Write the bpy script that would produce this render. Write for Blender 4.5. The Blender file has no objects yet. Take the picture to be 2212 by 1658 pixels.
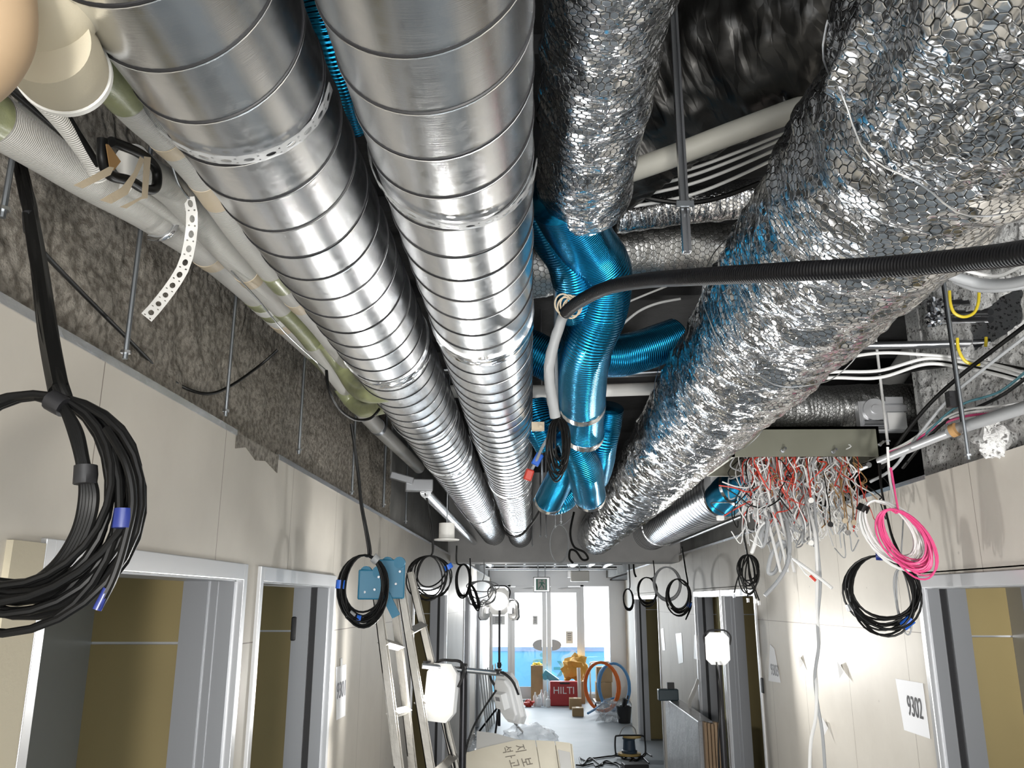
import bpy, bmesh, math, random
from math import sin, cos, pi, radians, sqrt, atan, atan2
from mathutils import Vector, Matrix, noise
random.seed(7)
SC = bpy.context.scene
COL = SC.collection
# ------------------------------------------------------------------ camera, sky, big lights, exposure
F, CX, CY = 1800.0, 1106.0, 829.0
PITCH = atan(469 / F); YAW = atan(42 * cos(PITCH) / F)
EYE = Vector((0, 0, 2.0))
FWD = Vector((-sin(YAW) * cos(PITCH), cos(YAW) * cos(PITCH), sin(PITCH)))
RGT = Vector((cos(YAW), sin(YAW), 0)); UP = RGT.cross(FWD)
cam_d = bpy.data.cameras.new('camera'); cam = bpy.data.objects.new('camera', cam_d); COL.objects.link(cam)
cam_d.sensor_width = 36; cam_d.lens = 36 * F / 2212; cam_d.clip_start = 0.02; cam_d.clip_end = 200
cam.matrix_world = Matrix(((RGT.x, UP.x, -FWD.x, EYE.x), (RGT.y, UP.y, -FWD.y, EYE.y), (RGT.z, UP.z, -FWD.z, EYE.z), (0, 0, 0, 1)))
SC.camera = cam
SC.view_settings.view_transform = 'Standard'; SC.view_settings.look = 'None'
SC.view_settings.gamma = 1; SC.view_settings.exposure = 0.2; SC.view_settings.use_curve_mapping = False
W = bpy.data.worlds.new('sky'); SC.world = W; W.use_nodes = True
W.node_tree.nodes['Background'].inputs[0].default_value = (0.93, 0.97, 1.0, 1)
W.node_tree.nodes['Background'].inputs[1].default_value = 3.4

def area(name, loc, to, size, power, col=(1, 1, 1), shape='DISK', size_y=None, spread=180):
    d = bpy.data.lights.new(name, 'AREA'); d.shape = shape; d.size = size
    if size_y: d.shape = 'RECTANGLE'; d.size_y = size_y
    d.energy = power; d.color = col; d.spread = radians(spread)
    o = bpy.data.objects.new(name, d); COL.objects.link(o); o.location = loc
    o.rotation_euler = (Vector(to) - Vector(loc)).to_track_quat('-Z', 'Y').to_euler()
    return o
# unseen fill lights added behind the camera, and daylight from the glazed doors
area('fill_light_behind', (-0.1, -1.6, 1.25), (0.35, 2.2, 2.9), 0.35, 40, (1.0, 0.97, 0.92))
area('fill_light_behind', (0.2, -2.2, 1.5), (1.4, 2.6, 2.35), 0.35, 52, (1.0, 0.96, 0.9))
area('fill_light_low', (1.0, 0.5, 0.5), (1.72, 2.9, 2.95), 0.25, 13, (1.0, .98, .95), spread=75)  # unseen low fill, added to brighten the white wool wall
area('corridor_daylight', (0.36, 18.2, 1.3), (0.36, 8, 1.6), 2.2, 90, (0.86, 0.94, 1.0), size_y=2.1)

def at(u, v, x=None, y=None, z=None):
    """point seen at (u, v) on the plane x=, y= or z="""
    d = FWD + RGT * ((u - CX) / F) - UP * ((v - CY) / F)
    t = x / d.x if x is not None else (y / d.y if y is not None else (z - 2.0) / d.z)
    return EYE + d * t
def pts(lst, y=None, x=None):
    return [at(p[0], p[1], y=(p[2] if len(p) > 2 else y)) if x is None else at(p[0], p[1], x=x) for p in lst]

# ------------------------------------------------------------------ materials
MATS = {}
def _nt(name):
    m = bpy.data.materials.new(name); m.use_nodes = True
    nt = m.node_tree; b = nt.nodes['Principled BSDF']
    return m, nt, b
def M(name, col=(.5, .5, .5), rough=.5, metal=0, bump=None, var=None, emis=None, alpha=None, trans=None, coat=0, aniso=0, spec=None, coords='Object', stretch=None):
    if name in MATS: return MATS[name]
    m, nt, b = _nt(name); N = nt.nodes.new; Lk = nt.links.new
    b.inputs['Base Color'].default_value = (*col, 1); b.inputs['Roughness'].default_value = rough; b.inputs['Metallic'].default_value = metal
    if spec is not None: b.inputs['Specular IOR Level'].default_value = spec
    if coat: b.inputs['Coat Weight'].default_value = coat; b.inputs['Coat Roughness'].default_value = .15
    if aniso: b.inputs['Anisotropic'].default_value = aniso
    if emis: b.inputs['Emission Color'].default_value = (*emis[0], 1); b.inputs['Emission Strength'].default_value = emis[1]
    if alpha is not None: b.inputs['Alpha'].default_value = alpha
    if trans: b.inputs['Transmission Weight'].default_value = trans
    tc = N('ShaderNodeTexCoord'); src = tc.outputs[coords]
    if stretch:
        mp = N('ShaderNodeMapping'); mp.inputs['Scale'].default_value = stretch; Lk(src, mp.inputs[0]); src = mp.outputs[0]
    if var:
        n = N('ShaderNodeTexNoise'); n.inputs['Scale'].default_value = var[0]; n.inputs['Detail'].default_value = 6; Lk(src, n.inputs[0])
        r = N('ShaderNodeValToRGB'); r.color_ramp.elements[0].position = var[2] if len(var) > 2 else .35; r.color_ramp.elements[1].position = var[3] if len(var) > 3 else .65
        r.color_ramp.elements[0].color = (*var[1], 1); r.color_ramp.elements[1].color = (*col, 1)
        Lk(n.outputs[0], r.inputs[0]); Lk(r.outputs[0], b.inputs['Base Color'])
    if bump:
        n = N('ShaderNodeTexNoise'); n.inputs['Scale'].default_value = bump[0]; n.inputs['Detail'].default_value = 8; n.inputs['Roughness'].default_value = .65; Lk(src, n.inputs[0])
        bp = N('ShaderNodeBump'); bp.inputs['Strength'].default_value = bump[1]; bp.inputs['Distance'].default_value = bump[2] if len(bump) > 2 else .01
        Lk(n.outputs[0], bp.inputs['Height']); Lk(bp.outputs[0], b.inputs['Normal'])
    MATS[name] = m
    return m

def math_node(nt, op, a, b=None):
    n = nt.nodes.new('ShaderNodeMath'); n.operation = op
    for i, v in enumerate((a, b)):
        if v is None: continue
        if isinstance(v, (int, float)): n.inputs[i].default_value = v
        else: nt.links.new(v, n.inputs[i])
    return n.outputs[0]
def vmath(nt, op, a, b=None):
    n = nt.nodes.new('ShaderNodeVectorMath'); n.operation = op
    for i, v in enumerate((a, b)):
        if v is None: continue
        if isinstance(v, tuple): n.inputs[i].default_value = v
        else: nt.links.new(v, n.inputs[i])
    return n.outputs[1] if op in ('DOT_PRODUCT', 'LENGTH') else n.outputs[0]

def spiral_mat():
    """bright galvanised sheet: spangle, fine grain around, long soft ripples"""
    m, nt, b = _nt('galvanised_spiral_sheet'); N = nt.nodes.new; L = nt.links.new
    b.inputs['Metallic'].default_value = 1
    b.inputs['Anisotropic'].default_value = .6
    uv = N('ShaderNodeUVMap'); uv.uv_map = 'UVMap'
    tg = N('ShaderNodeTangent'); tg.direction_type = 'UV_MAP'; tg.uv_map = 'UVMap'; L(tg.outputs[0], b.inputs['Tangent'])
    mp = N('ShaderNodeMapping'); mp.inputs['Scale'].default_value = (1, 1, 1); L(uv.outputs[0], mp.inputs[0])
    sp = N('ShaderNodeTexVoronoi'); sp.inputs['Scale'].default_value = 70; L(mp.outputs[0], sp.inputs[0])
    n1 = N('ShaderNodeTexNoise'); n1.inputs['Scale'].default_value = 9; n1.inputs['Detail'].default_value = 5; L(mp.outputs[0], n1.inputs[0])
    mix = N('ShaderNodeMix'); mix.data_type = 'RGBA'; mix.inputs[6].default_value = (.76, .775, .80, 1); mix.inputs[7].default_value = (.90, .91, .92, 1)
    L(n1.outputs[0], mix.inputs[0]); L(mix.outputs[2], b.inputs['Base Color'])
    mr = N('ShaderNodeMapRange'); mr.inputs[3].default_value = .20; mr.inputs[4].default_value = .27; L(sp.outputs['Color'], mr.inputs[0]); L(mr.outputs[0], b.inputs['Roughness'])
    mp2 = N('ShaderNodeMapping'); mp2.inputs['Scale'].default_value = (16, .35, 1); L(uv.outputs[0], mp2.inputs[0])
    n2 = N('ShaderNodeTexNoise'); n2.inputs['Scale'].default_value = 1.6; n2.inputs['Detail'].default_value = 6; L(mp2.outputs[0], n2.inputs[0])
    bp = N('ShaderNodeBump'); bp.inputs['Strength'].default_value = .35; bp.inputs['Distance'].default_value = .0012; L(n2.outputs[0], bp.inputs['Height'])
    mp3 = N('ShaderNodeMapping'); mp3.inputs['Scale'].default_value = (3, 260, 1); L(uv.outputs[0], mp3.inputs[0])
    n3 = N('ShaderNodeTexNoise'); n3.inputs['Scale'].default_value = 3; n3.inputs['Detail'].default_value = 3; L(mp3.outputs[0], n3.inputs[0])
    bp2 = N('ShaderNodeBump'); bp2.inputs['Strength'].default_value = .12; bp2.inputs['Distance'].default_value = .001; L(n3.outputs[0], bp2.inputs['Height']); L(bp.outputs[0], bp2.inputs['Normal'])
    L(bp2.outputs[0], b.inputs['Normal'])
    MATS['spiral'] = m; return m

def foil_mat(name, cell=.0135, wire=True, col=(.8, .81, .83), rough=.17, crinkle=1.0):
    """crumpled foil jacket, with chicken wire wrapped over it"""
    m, nt, b = _nt(name); N = nt.nodes.new; L = nt.links.new
    b.inputs['Metallic'].default_value = 1; b.inputs['Roughness'].default_value = rough
    uv = N('ShaderNodeUVMap'); uv.uv_map = 'UVMap'
    wn = N('ShaderNodeTexNoise'); wn.inputs['Scale'].default_value = 14; wn.inputs['Detail'].default_value = 2; L(uv.outputs[0], wn.inputs[0])
    off = vmath(nt, 'MULTIPLY', wn.outputs['Color'], (.02, .02, 0))
    p0 = vmath(nt, 'ADD', uv.outputs[0], off)
    mp = N('ShaderNodeMapping'); mp.inputs['Scale'].default_value = (9, 26, 1); L(uv.outputs[0], mp.inputs[0])
    n1 = N('ShaderNodeTexNoise'); n1.inputs['Scale'].default_value = 1.0; n1.inputs['Detail'].default_value = 6; n1.inputs['Roughness'].default_value = .7; n1.inputs['Distortion'].default_value = .6; n1.noise_type = 'RIDGED_MULTIFRACTAL'; L(mp.outputs[0], n1.inputs[0])
    vo = N('ShaderNodeTexVoronoi'); vo.feature = 'DISTANCE_TO_EDGE'; vo.inputs['Scale'].default_value = 30; L(vmath(nt, 'MULTIPLY', p0, (.4, 1.2, 0)), vo.inputs[0])
    bp = N('ShaderNodeBump'); bp.inputs['Strength'].default_value = .9; bp.inputs['Distance'].default_value = .006 * crinkle; L(n1.outputs[0], bp.inputs['Height'])
    bp2 = N('ShaderNodeBump'); bp2.inputs['Strength'].default_value = .5; bp2.inputs['Distance'].default_value = .012 * crinkle; L(vo.outputs['Distance'], bp2.inputs['Height']); L(bp.outputs[0], bp2.inputs['Normal'])
    last = bp2
    if wire:
        s = 1.0 / cell
        p = vmath(nt, 'MULTIPLY', p0, (s, s, 0)); p = vmath(nt, 'ADD', p, (400, 400, 0))
        def modv(q):
            a = N('ShaderNodeVectorMath'); a.operation = 'MODULO'; a.inputs[1].default_value = (1, 1.7320508, 1); L(q, a.inputs[0])
            return vmath(nt, 'SUBTRACT', a.outputs[0], (.5, .8660254, 0))
        a = modv(p); c = modv(vmath(nt, 'SUBTRACT', p, (.5, .8660254, 0)))
        la = vmath(nt, 'DOT_PRODUCT', a, a); lc = vmath(nt, 'DOT_PRODUCT', c, c)
        fac = math_node(nt, 'LESS_THAN', la, lc)
        mx = N('ShaderNodeMix'); mx.data_type = 'VECTOR'; L(fac, mx.inputs[0]); L(c, mx.inputs[4]); L(a, mx.inputs[5])
        g = vmath(nt, 'ABSOLUTE', mx.outputs[1]); sx = N('ShaderNodeSeparateXYZ'); L(g, sx.inputs[0])
        d1 = vmath(nt, 'DOT_PRODUCT', g, (.5, .8660254, 0))
        e = math_node(nt, 'SUBTRACT', .5, math_node(nt, 'MAXIMUM', d1, sx.outputs[0]))
        w = math_node(nt, 'LESS_THAN', e, .035)
        mr = N('ShaderNodeMapRange'); mr.inputs[1].default_value = 0; mr.inputs[2].default_value = .10; L(e, mr.inputs[0])
        bp3 = N('ShaderNodeBump'); bp3.inputs['Strength'].default_value = .45; bp3.inputs['Distance'].default_value = .0015; L(mr.outputs[0], bp3.inputs['Height']); L(last.outputs[0], bp3.inputs['Normal']); last = bp3
        cm = N('ShaderNodeMix'); cm.data_type = 'RGBA'; cm.inputs[6].default_value = (*col, 1); cm.inputs[7].default_value = (.1, .1, .1, 1); L(w, cm.inputs[0]); L(cm.outputs[2], b.inputs['Base Color'])
    else:
        b.inputs['Base Color'].default_value = (*col, 1)
    L(last.outputs[0], b.inputs['Normal'])
    MATS[name] = m; return m

def corr_mat(name, col, pitch, rough=.25, metal=1, depth=.0012, col2=None):
    """helically corrugated sleeve; grooves run round the tube"""
    m, nt, b = _nt(name); N = nt.nodes.new; L = nt.links.new
    b.inputs['Base Color'].default_value = (*col, 1); b.inputs['Metallic'].default_value = metal; b.inputs['Roughness'].default_value = rough
    if not metal and sum(col) < .1: b.inputs['Specular IOR Level'].default_value = .22
    uv = N('ShaderNodeUVMap'); uv.uv_map = 'UVMap'; sx = N('ShaderNodeSeparateXYZ'); L(uv.outputs[0], sx.inputs[0])
    a = math_node(nt, 'MULTIPLY', sx.outputs[1], 2 * pi / pitch)
    s = math_node(nt, 'SINE', a)
    n = N('ShaderNodeTexNoise'); n.inputs['Scale'].default_value = 12; L(uv.outputs[0], n.inputs[0])
    h = math_node(nt, 'ADD', s, math_node(nt, 'MULTIPLY', n.outputs[0], .8))
    bp = N('ShaderNodeBump'); bp.inputs['Strength'].default_value = .8; bp.inputs['Distance'].default_value = depth; L(h, bp.inputs['Height']); L(bp.outputs[0], b.inputs['Normal'])
    MATS[name] = m; return m

def board_mat():
    """bare gypsum board: panel joints, screw dimples, faint scuffs"""
    m, nt, b = _nt('gypsum_board'); N = nt.nodes.new; L = nt.links.new
    b.inputs['Roughness'].default_value = .55
    tc = N('ShaderNodeTexCoord'); sx = N('ShaderNodeSeparateXYZ'); L(tc.outputs['Object'], sx.inputs[0])
    yy = math_node(nt, 'ADD', sx.outputs[1], 10 - 1.70 + .71 * 3)
    my = math_node(nt, 'MODULO', yy, .71); dy = math_node(nt, 'MINIMUM', my, math_node(nt, 'SUBTRACT', .71, my))
    dz = math_node(nt, 'ABSOLUTE', math_node(nt, 'SUBTRACT', sx.outputs[2], 1.875))
    d = math_node(nt, 'MINIMUM', dy, dz)
    j = math_node(nt, 'LESS_THAN', d, .0016)
    n = N('ShaderNodeTexNoise'); n.inputs['Scale'].default_value = 1.8; n.inputs['Detail'].default_value = 7; n.inputs['Roughness'].default_value = .6; L(tc.outputs['Object'], n.inputs[0])
    r = N('ShaderNodeValToRGB'); r.color_ramp.elements[0].position = .3; r.color_ramp.elements[1].position = .62
    r.color_ramp.elements[0].color = (.52, .485, .43, 1); r.color_ramp.elements[1].color = (.60, .565, .505, 1); L(n.outputs[0], r.inputs[0])
    mx = N('ShaderNodeMix'); mx.data_type = 'RGBA'; L(j, mx.inputs[0]); L(r.outputs[0], mx.inputs[6]); mx.inputs[7].default_value = (.2, .17, .14, 1)
    vo = N('ShaderNodeTexVoronoi'); vo.inputs['Scale'].default_value = 6; L(tc.outputs['Object'], vo.inputs[0])
    sp = math_node(nt, 'LESS_THAN', vo.outputs['Distance'], .035)
    mx2 = N('ShaderNodeMix'); mx2.data_type = 'RGBA'; L(sp, mx2.inputs[0]); L(mx.outputs[2], mx2.inputs[6]); mx2.inputs[7].default_value = (.42, .39, .35, 1)
    L(mx2.outputs[2], b.inputs['Base Color'])
    bp = N('ShaderNodeBump'); bp.inputs['Strength'].default_value = .6; bp.inputs['Distance'].default_value = .003
    L(math_node(nt, 'SUBTRACT', 1, j), bp.inputs['Height']); L(bp.outputs[0], b.inputs['Normal'])
    return m

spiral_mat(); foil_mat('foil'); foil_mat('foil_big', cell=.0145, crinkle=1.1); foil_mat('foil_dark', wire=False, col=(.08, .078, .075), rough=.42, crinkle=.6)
foil_mat('foil_tape', wire=False, col=(.86, .87, .88), rough=.15, crinkle=.6)
foil_mat('foil_grey', cell=.02, col=(.55, .55, .54), rough=.42, crinkle=.7)
corr_mat('blue_flex', (.015, .27, .50), .0085, .22, depth=.0022)
corr_mat('blue_flex_far', (.02, .28, .5), .012, .22, depth=.0016)
corr_mat('conduit', (.005, .005, .006), .0045, .45, 0, .00035)
corr_mat('lagging', (.60, .585, .55), .0042, .5, 0, .0006)
BOARD = board_mat()
M('dark_metal', (.03, .03, .033), .45, .4); M('steel', (.55, .56, .58), .3, 1); M('chrome', (.8, .82, .86), .12, 1)
M('rod', (.28, .30, .32), .4, .9); M('black_cable', (.005, .005, .005), .4, spec=.2); M('grey_cable', (.33, .34, .35), .5)
M('white_cable', (.72, .72, .71), .45); M('pink_cable', (.68, .07, .22), .4); M('red_cable', (.55, .05, .03), .45)
M('teal_cable', (.07, .22, .27), .45); M('beige_tape', (.62, .52, .38), .5, bump=(60, .2)); M('brown_tape', (.38, .22, .09), .5)
M('white_tape', (.78, .77, .74), .4); M('green_tape', (.36, .38, .20), .3, coat=.4, bump=(40, .4, .004), var=(20, (.28, .30, .17)))
M('cream_pipe', (.34, .33, .29), .6)
M('beige_foam', (.50, .45, .34), .7, bump=(70, .12)); M('tan_foam', (.36, .255, .155), .7)
M('blue_tape', (.006, .02, .17), .35, coat=.5); M('bright_blue_tape', (.02, .13, .62), .4)
M('spray_wool', (.56, .515, .45), .95, bump=(110, 1.0, .03), var=(55, (.27, .24, .20), .38, .60))
M('white_wool', (.90, .90, .89), .95, bump=(45, .9, .03), var=(75, (.22, .215, .21), .36, .44))
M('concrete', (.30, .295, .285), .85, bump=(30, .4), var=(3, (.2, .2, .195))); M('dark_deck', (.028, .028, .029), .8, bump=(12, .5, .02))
M('beam_grey', (.60, .59, .58), .7, bump=(20, .2), var=(2, (.44, .435, .43)))
M('floor_vinyl', (.33, .37, .41), .5, var=(1.6, (.28, .33, .37)), bump=(4, .06))
M('frame_white', (.66, .67, .69), .3, .5); M('frame_grey', (.36, .37, .39), .35, .5); M('gasket', (.012, .012, .014), .5)
M('olive_board', (.33, .26, .115), .7, var=(.9, (.27, .215, .10))); M('sheet_grey', (.34, .37, .39), .4, .3, var=(.8, (.29, .32, .34)))
M('alu_trim', (.75, .76, .78), .25, 1, bump=(25, .6, .004)); M('olive_box', (.18, .18, .14), .5, .2, var=(3, (.145, .145, .11)))
M('box_inside_shade', (.02, .02, .02), .7)

# ------------------------------------------------------------------ mesh helpers
def smoothed(me, ang=35):
    for p in me.polygons: p.use_smooth = True
    try: me.set_sharp_from_angle(angle=radians(ang))
    except Exception: pass
class MB:
    def __init__(s): s.v = []; s.f = []; s.mi = []; s.uv = {}; s.cur = 0
    def quad(s, a, b, c, d):
        n = len(s.v); s.v += [tuple(a), tuple(b), tuple(c), tuple(d)]; s.f.append((n, n + 1, n + 2, n + 3)); s.mi.append(s.cur)
    def box(s, x0, x1, y0, y1, z0, z1, mtx=None):
        n = len(s.v); vs = [Vector((x, y, z)) for z in (z0, z1) for y in (y0, y1) for x in (x0, x1)]
        if mtx: vs = [mtx @ q for q in vs]
        s.v += [tuple(q) for q in vs]
        for f in ((0, 2, 3, 1), (4, 5, 7, 6), (0, 1, 5, 4), (2, 6, 7, 3), (0, 4, 6, 2), (1, 3, 7, 5)):
            s.f.append(tuple(n + i for i in f)); s.mi.append(s.cur)
        return s
    def cbox(s, c, sx, sy, sz, rz=0, rx=0, ry=0):
        m = Matrix.Translation(c) @ Matrix.Rotation(rz, 4, 'Z') @ Matrix.Rotation(ry, 4, 'Y') @ Matrix.Rotation(rx, 4, 'X')
        return s.box(-sx / 2, sx / 2, -sy / 2, sy / 2, -sz / 2, sz / 2, m)
    def prism(s, poly, off):
        """poly: list of points; off: extrusion vector"""
        n = len(s.v); k = len(poly); off = Vector(off)
        s.v += [tuple(p) for p in poly] + [tuple(Vector(p) + off) for p in poly]
        s.f.append(tuple(range(n + k - 1, n - 1, -1))); s.mi.append(s.cur); s.f.append(tuple(range(n + k, n + 2 * k))); s.mi.append(s.cur)
        for i in range(k): s.f.append((n + i, n + (i + 1) % k, n + k + (i + 1) % k, n + k + i)); s.mi.append(s.cur)
        return s
    def tube(s, path, r, seg=8, cap=True, disp=None, closed=False, flat=None, tw=0):
        """path: points. r: number or f(t). disp(u_angle, dist, point)->radial offset. flat=(a,b) elliptic factors"""
        P = [Vector(p) for p in path]; k = len(P); n0 = len(s.v)
        dist = [0]
        for i in range(1, k): dist.append(dist[-1] + (P[i] - P[i - 1]).length)
        T = []
        for i in range(k):
            if closed: t = P[(i + 1) % k] - P[i - 1]
            else: t = P[min(i + 1, k - 1)] - P[max(i - 1, 0)]
            T.append(t.normalized() if t.length > 1e-9 else Vector((0, 0, 1)))
        ref = Vector((0, 0, 1)) if abs(T[0].z) < .85 else Vector((1, 0, 0))
        nrm = (ref - T[0] * ref.dot(T[0])).normalized()
        for i in range(k):
            if i: nrm = (nrm - T[i] * nrm.dot(T[i])); nrm = nrm.normalized() if nrm.length > 1e-6 else T[i].orthogonal().normalized()
            bn = T[i].cross(nrm); rr = r(dist[i] / max(dist[-1], 1e-9)) if callable(r) else r
            for j in range(seg):
                a = 2 * pi * j / seg + tw; q = rr
                if disp: q += disp(a, dist[i], P[i])
                fa, fb = flat if flat else (1, 1)
                vv = P[i] + nrm * (cos(a) * q * fa) + bn * (sin(a) * q * fb)
                s.v.append(tuple(vv))
                s.uv[len(s.v) - 1] = (a * (rr if not callable(r) else max(rr, .001)), dist[i], 2 * pi * rr)
        m = k if closed else k - 1
        for i in range(m):
            i2 = (i + 1) % k
            for j in range(seg):
                j2 = (j + 1) % seg
                s.f.append((n0 + i * seg + j, n0 + i * seg + j2, n0 + i2 * seg + j2, n0 + i2 * seg + j)); s.mi.append(s.cur)
        if cap and not closed:
            s.f.append(tuple(n0 + j for j in range(seg - 1, -1, -1))); s.mi.append(s.cur)
            s.f.append(tuple(n0 + (k - 1) * seg + j for j in range(seg))); s.mi.append(s.cur)
        return s
    def cyl(s, a, b, r, seg=12, cap=True): return s.tube([a, b], r, seg, cap)
    def lathe(s, c, prof, axis=(0, 0, 1), seg=20):
        """prof: (radius, height) pairs along the axis from c"""
        ax = Vector(axis).normalized(); e1 = ax.orthogonal().normalized(); e2 = ax.cross(e1); n0 = len(s.v); c = Vector(c)
        for (r, h) in prof:
            for j in range(seg):
                a = 2 * pi * j / seg; s.v.append(tuple(c + ax * h + (e1 * cos(a) + e2 * sin(a)) * r))
        for i in range(len(prof) - 1):
            for j in range(seg):
                j2 = (j + 1) % seg; s.f.append((n0 + i * seg + j, n0 + i * seg + j2, n0 + (i + 1) * seg + j2, n0 + (i + 1) * seg + j)); s.mi.append(s.cur)
        s.f.append(tuple(n0 + j for j in range(seg - 1, -1, -1))); s.mi.append(s.cur)
        s.f.append(tuple(n0 + (len(prof) - 1) * seg + j for j in range(seg))); s.mi.append(s.cur)
        return s
    def blob(s, c, rx, ry, rz, seed=0, amp=.15, fr=6, nu=20, nv=12, squash=None):
        n0 = len(s.v); c = Vector(c)
        for i in range(nv + 1):
            t = pi * i / nv
            for j in range(nu):
                a = 2 * pi * j / nu; d = Vector((sin(t) * cos(a), sin(t) * sin(a), cos(t)))
                k = 1 + amp * noise.noise(d * fr * .4 + Vector((seed * 7.1, seed, 0))) * 1.6 + amp * .6 * noise.noise(d * fr + Vector((seed, 0, 0)))
                q = Vector((d.x * rx * k, d.y * ry * k, d.z * rz * k))
                if squash is not None and q.z < -squash: q.z = -squash
                s.v.append(tuple(c + q))
        for i in range(nv):
            for j in range(nu):
                j2 = (j + 1) % nu; s.f.append((n0 + i * nu + j, n0 + (i + 1) * nu + j, n0 + (i + 1) * nu + j2, n0 + i * nu + j2)); s.mi.append(s.cur)
        return s
    def build(s, name, mat, parent=None, smooth=True, ang=35, bevel=0):
        me = bpy.data.meshes.new(name); me.from_pydata(s.v, [], s.f); me.validate(clean_customdata=False)
        mats = mat if isinstance(mat, (list, tuple)) else [mat]
        for q in mats: me.materials.append(MATS[q] if isinstance(q, str) else q)
        if len(mats) > 1 and len(s.mi) == len(me.polygons): me.polygons.foreach_set('material_index', s.mi)
        if s.uv:
            ul = me.uv_layers.new(name='UVMap'); data = ul.data
            for p in me.polygons:
                c = [s.uv.get(me.loops[li].vertex_index) for li in p.loop_indices]
                us = [q[0] if q else 0 for q in c]; mx = max(us)
                for li, q in zip(p.loop_indices, c):
                    if q is None: continue
                    u = q[0]
                    if q[2] > 0 and mx - u > q[2] * .5: u += q[2]
                    data[li].uv = (u, q[1])
        if smooth: smoothed(me, ang)
        o = bpy.data.objects.new(name, me); COL.objects.link(o)
        if bevel:
            md = o.modifiers.new('bevel', 'BEVEL'); md.width = bevel; md.segments = 2; md.limit_method = 'ANGLE'; md.angle_limit = radians(40)
        if parent is not None: o.parent = parent; o.matrix_parent_inverse = parent.matrix_world.inverted() if parent.type != 'EMPTY' else Matrix.Translation(-parent.location)
        return o
def tag(o, label=None, cat=None, group=None, kind=None):
    if label: o['label'] = label
    if cat: o['category'] = cat
    if group: o['group'] = group
    if kind: o['kind'] = kind
    return o
def thing(name, label, cat, loc=(0, 0, 0), group=None):
    o = bpy.data.objects.new(name, None); COL.objects.link(o); o.empty_display_size = .05; o.location = loc
    return tag(o, label, cat, group)
def struct(name, mb, mat, **k): return tag(mb.build(name, mat, **k), kind='structure')
def cr(P, n=10, closed=False):
    """smooth curve through points"""
    P = [Vector(p) for p in P]; k = len(P); out = []
    if k < 3 and not closed: return [P[0].lerp(P[-1], i / n) for i in range(n + 1)]
    rng = k if closed else k - 1
    for i in range(rng):
        if closed: a, b, c, d = P[i - 1], P[i], P[(i + 1) % k], P[(i + 2) % k]
        else: a, b, c, d = P[max(i - 1, 0)], P[i], P[i + 1], P[min(i + 2, k - 1)]
        for j in range(n):
            t = j / n; out.append(.5 * ((2 * b) + (c - a) * t + (2 * a - 5 * b + 4 * c - d) * t * t + (3 * b - a - 3 * c + d) * t ** 3))
    if not closed: out.append(P[-1])
    return out
def copy_tree(o, parent=None):
    c = o.copy(); COL.objects.link(c)
    if parent: c.parent = parent
    for ch in [q for q in bpy.data.objects if q.parent == o]: copy_tree(ch, c)
    return c
def text_mesh(name, s, size, mtx, mat, parent, depth=.0006, sx=1):
    cu = bpy.data.curves.new(name, 'FONT'); cu.body = s; cu.size = size; cu.extrude = depth; cu.align_x = 'CENTER'; cu.align_y = 'CENTER'
    o = bpy.data.objects.new(name, cu); COL.objects.link(o)
    dg = bpy.context.evaluated_depsgraph_get(); me = bpy.data.meshes.new_from_object(o.evaluated_get(dg))
    bpy.data.objects.remove(o)
    me.transform(mtx @ Matrix.Diagonal((sx, 1, 1, 1))); me.materials.clear(); me.materials.append(MATS[mat])
    r = bpy.data.objects.new(name, me); COL.objects.link(r)
    if parent is not None: r.parent = parent; r.matrix_parent_inverse = Matrix.Translation(-parent.location) if parent.type == 'EMPTY' else Matrix.Identity(4)
    return r
def basis(o, ex, ey):
    """matrix: local x->ex, y->ey, z->cross, origin o"""
    ex = Vector(ex).normalized(); ey = Vector(ey); ey = (ey - ex * ex.dot(ey)).normalized(); ez = ex.cross(ey); o = Vector(o)
    return Matrix(((ex.x, ey.x, ez.x, o.x), (ex.y, ey.y, ez.y, o.y), (ex.z, ey.z, ez.z, o.z), (0, 0, 0, 1)))
# ------------------------------------------------------------------ the shell of the corridor
XL, XR, ZT, ZC, YE = -0.88, 1.60, 2.49, 3.45, 18.6
doorsL = [(1.50, 2.60), (2.73, 3.80), (6.38, 8.9), (11.2, 12.3), (13.6, 14.7)]
doorsR = [(2.20, 3.58), (6.17, 8.47), (10.9, 13.4)]
HZ = 2.11
def wall_with_doors(name, x0, x1, doors, y0, y1):
    mb = MB(); y = y0
    for (a, b) in doors:
        mb.box(x0, x1, y, a, 0, ZT); mb.box(x0, x1, a, b, HZ, ZT); y = b
    mb.box(x0, x1, y, y1, 0, ZT)
    return struct(name, mb, BOARD, smooth=False)
wall_with_doors('wall_left', XL - .11, XL, doorsL, -3, YE)
wall_with_doors('wall_right', XR, XR + .11, doorsR, -3, 14.3)
struct('wall_right_alcove', MB().box(2.0, 2.1, 14.3, YE, 0, ZT).box(XR + .11, 2.1, 14.19, 14.3, 0, ZT), BOARD, smooth=False)
struct('floor', MB().box(-2.6, 3.6, -3, YE, -.1, 0), 'floor_vinyl', smooth=False)
struct('floor_outside', MB().box(-8, 9, YE, YE + 14, -.12, -.02), 'concrete', smooth=False)
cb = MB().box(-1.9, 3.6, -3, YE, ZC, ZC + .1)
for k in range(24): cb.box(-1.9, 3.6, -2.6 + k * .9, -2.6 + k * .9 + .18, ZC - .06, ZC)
struct('ceiling', cb, 'dark_deck', smooth=False)
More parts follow.
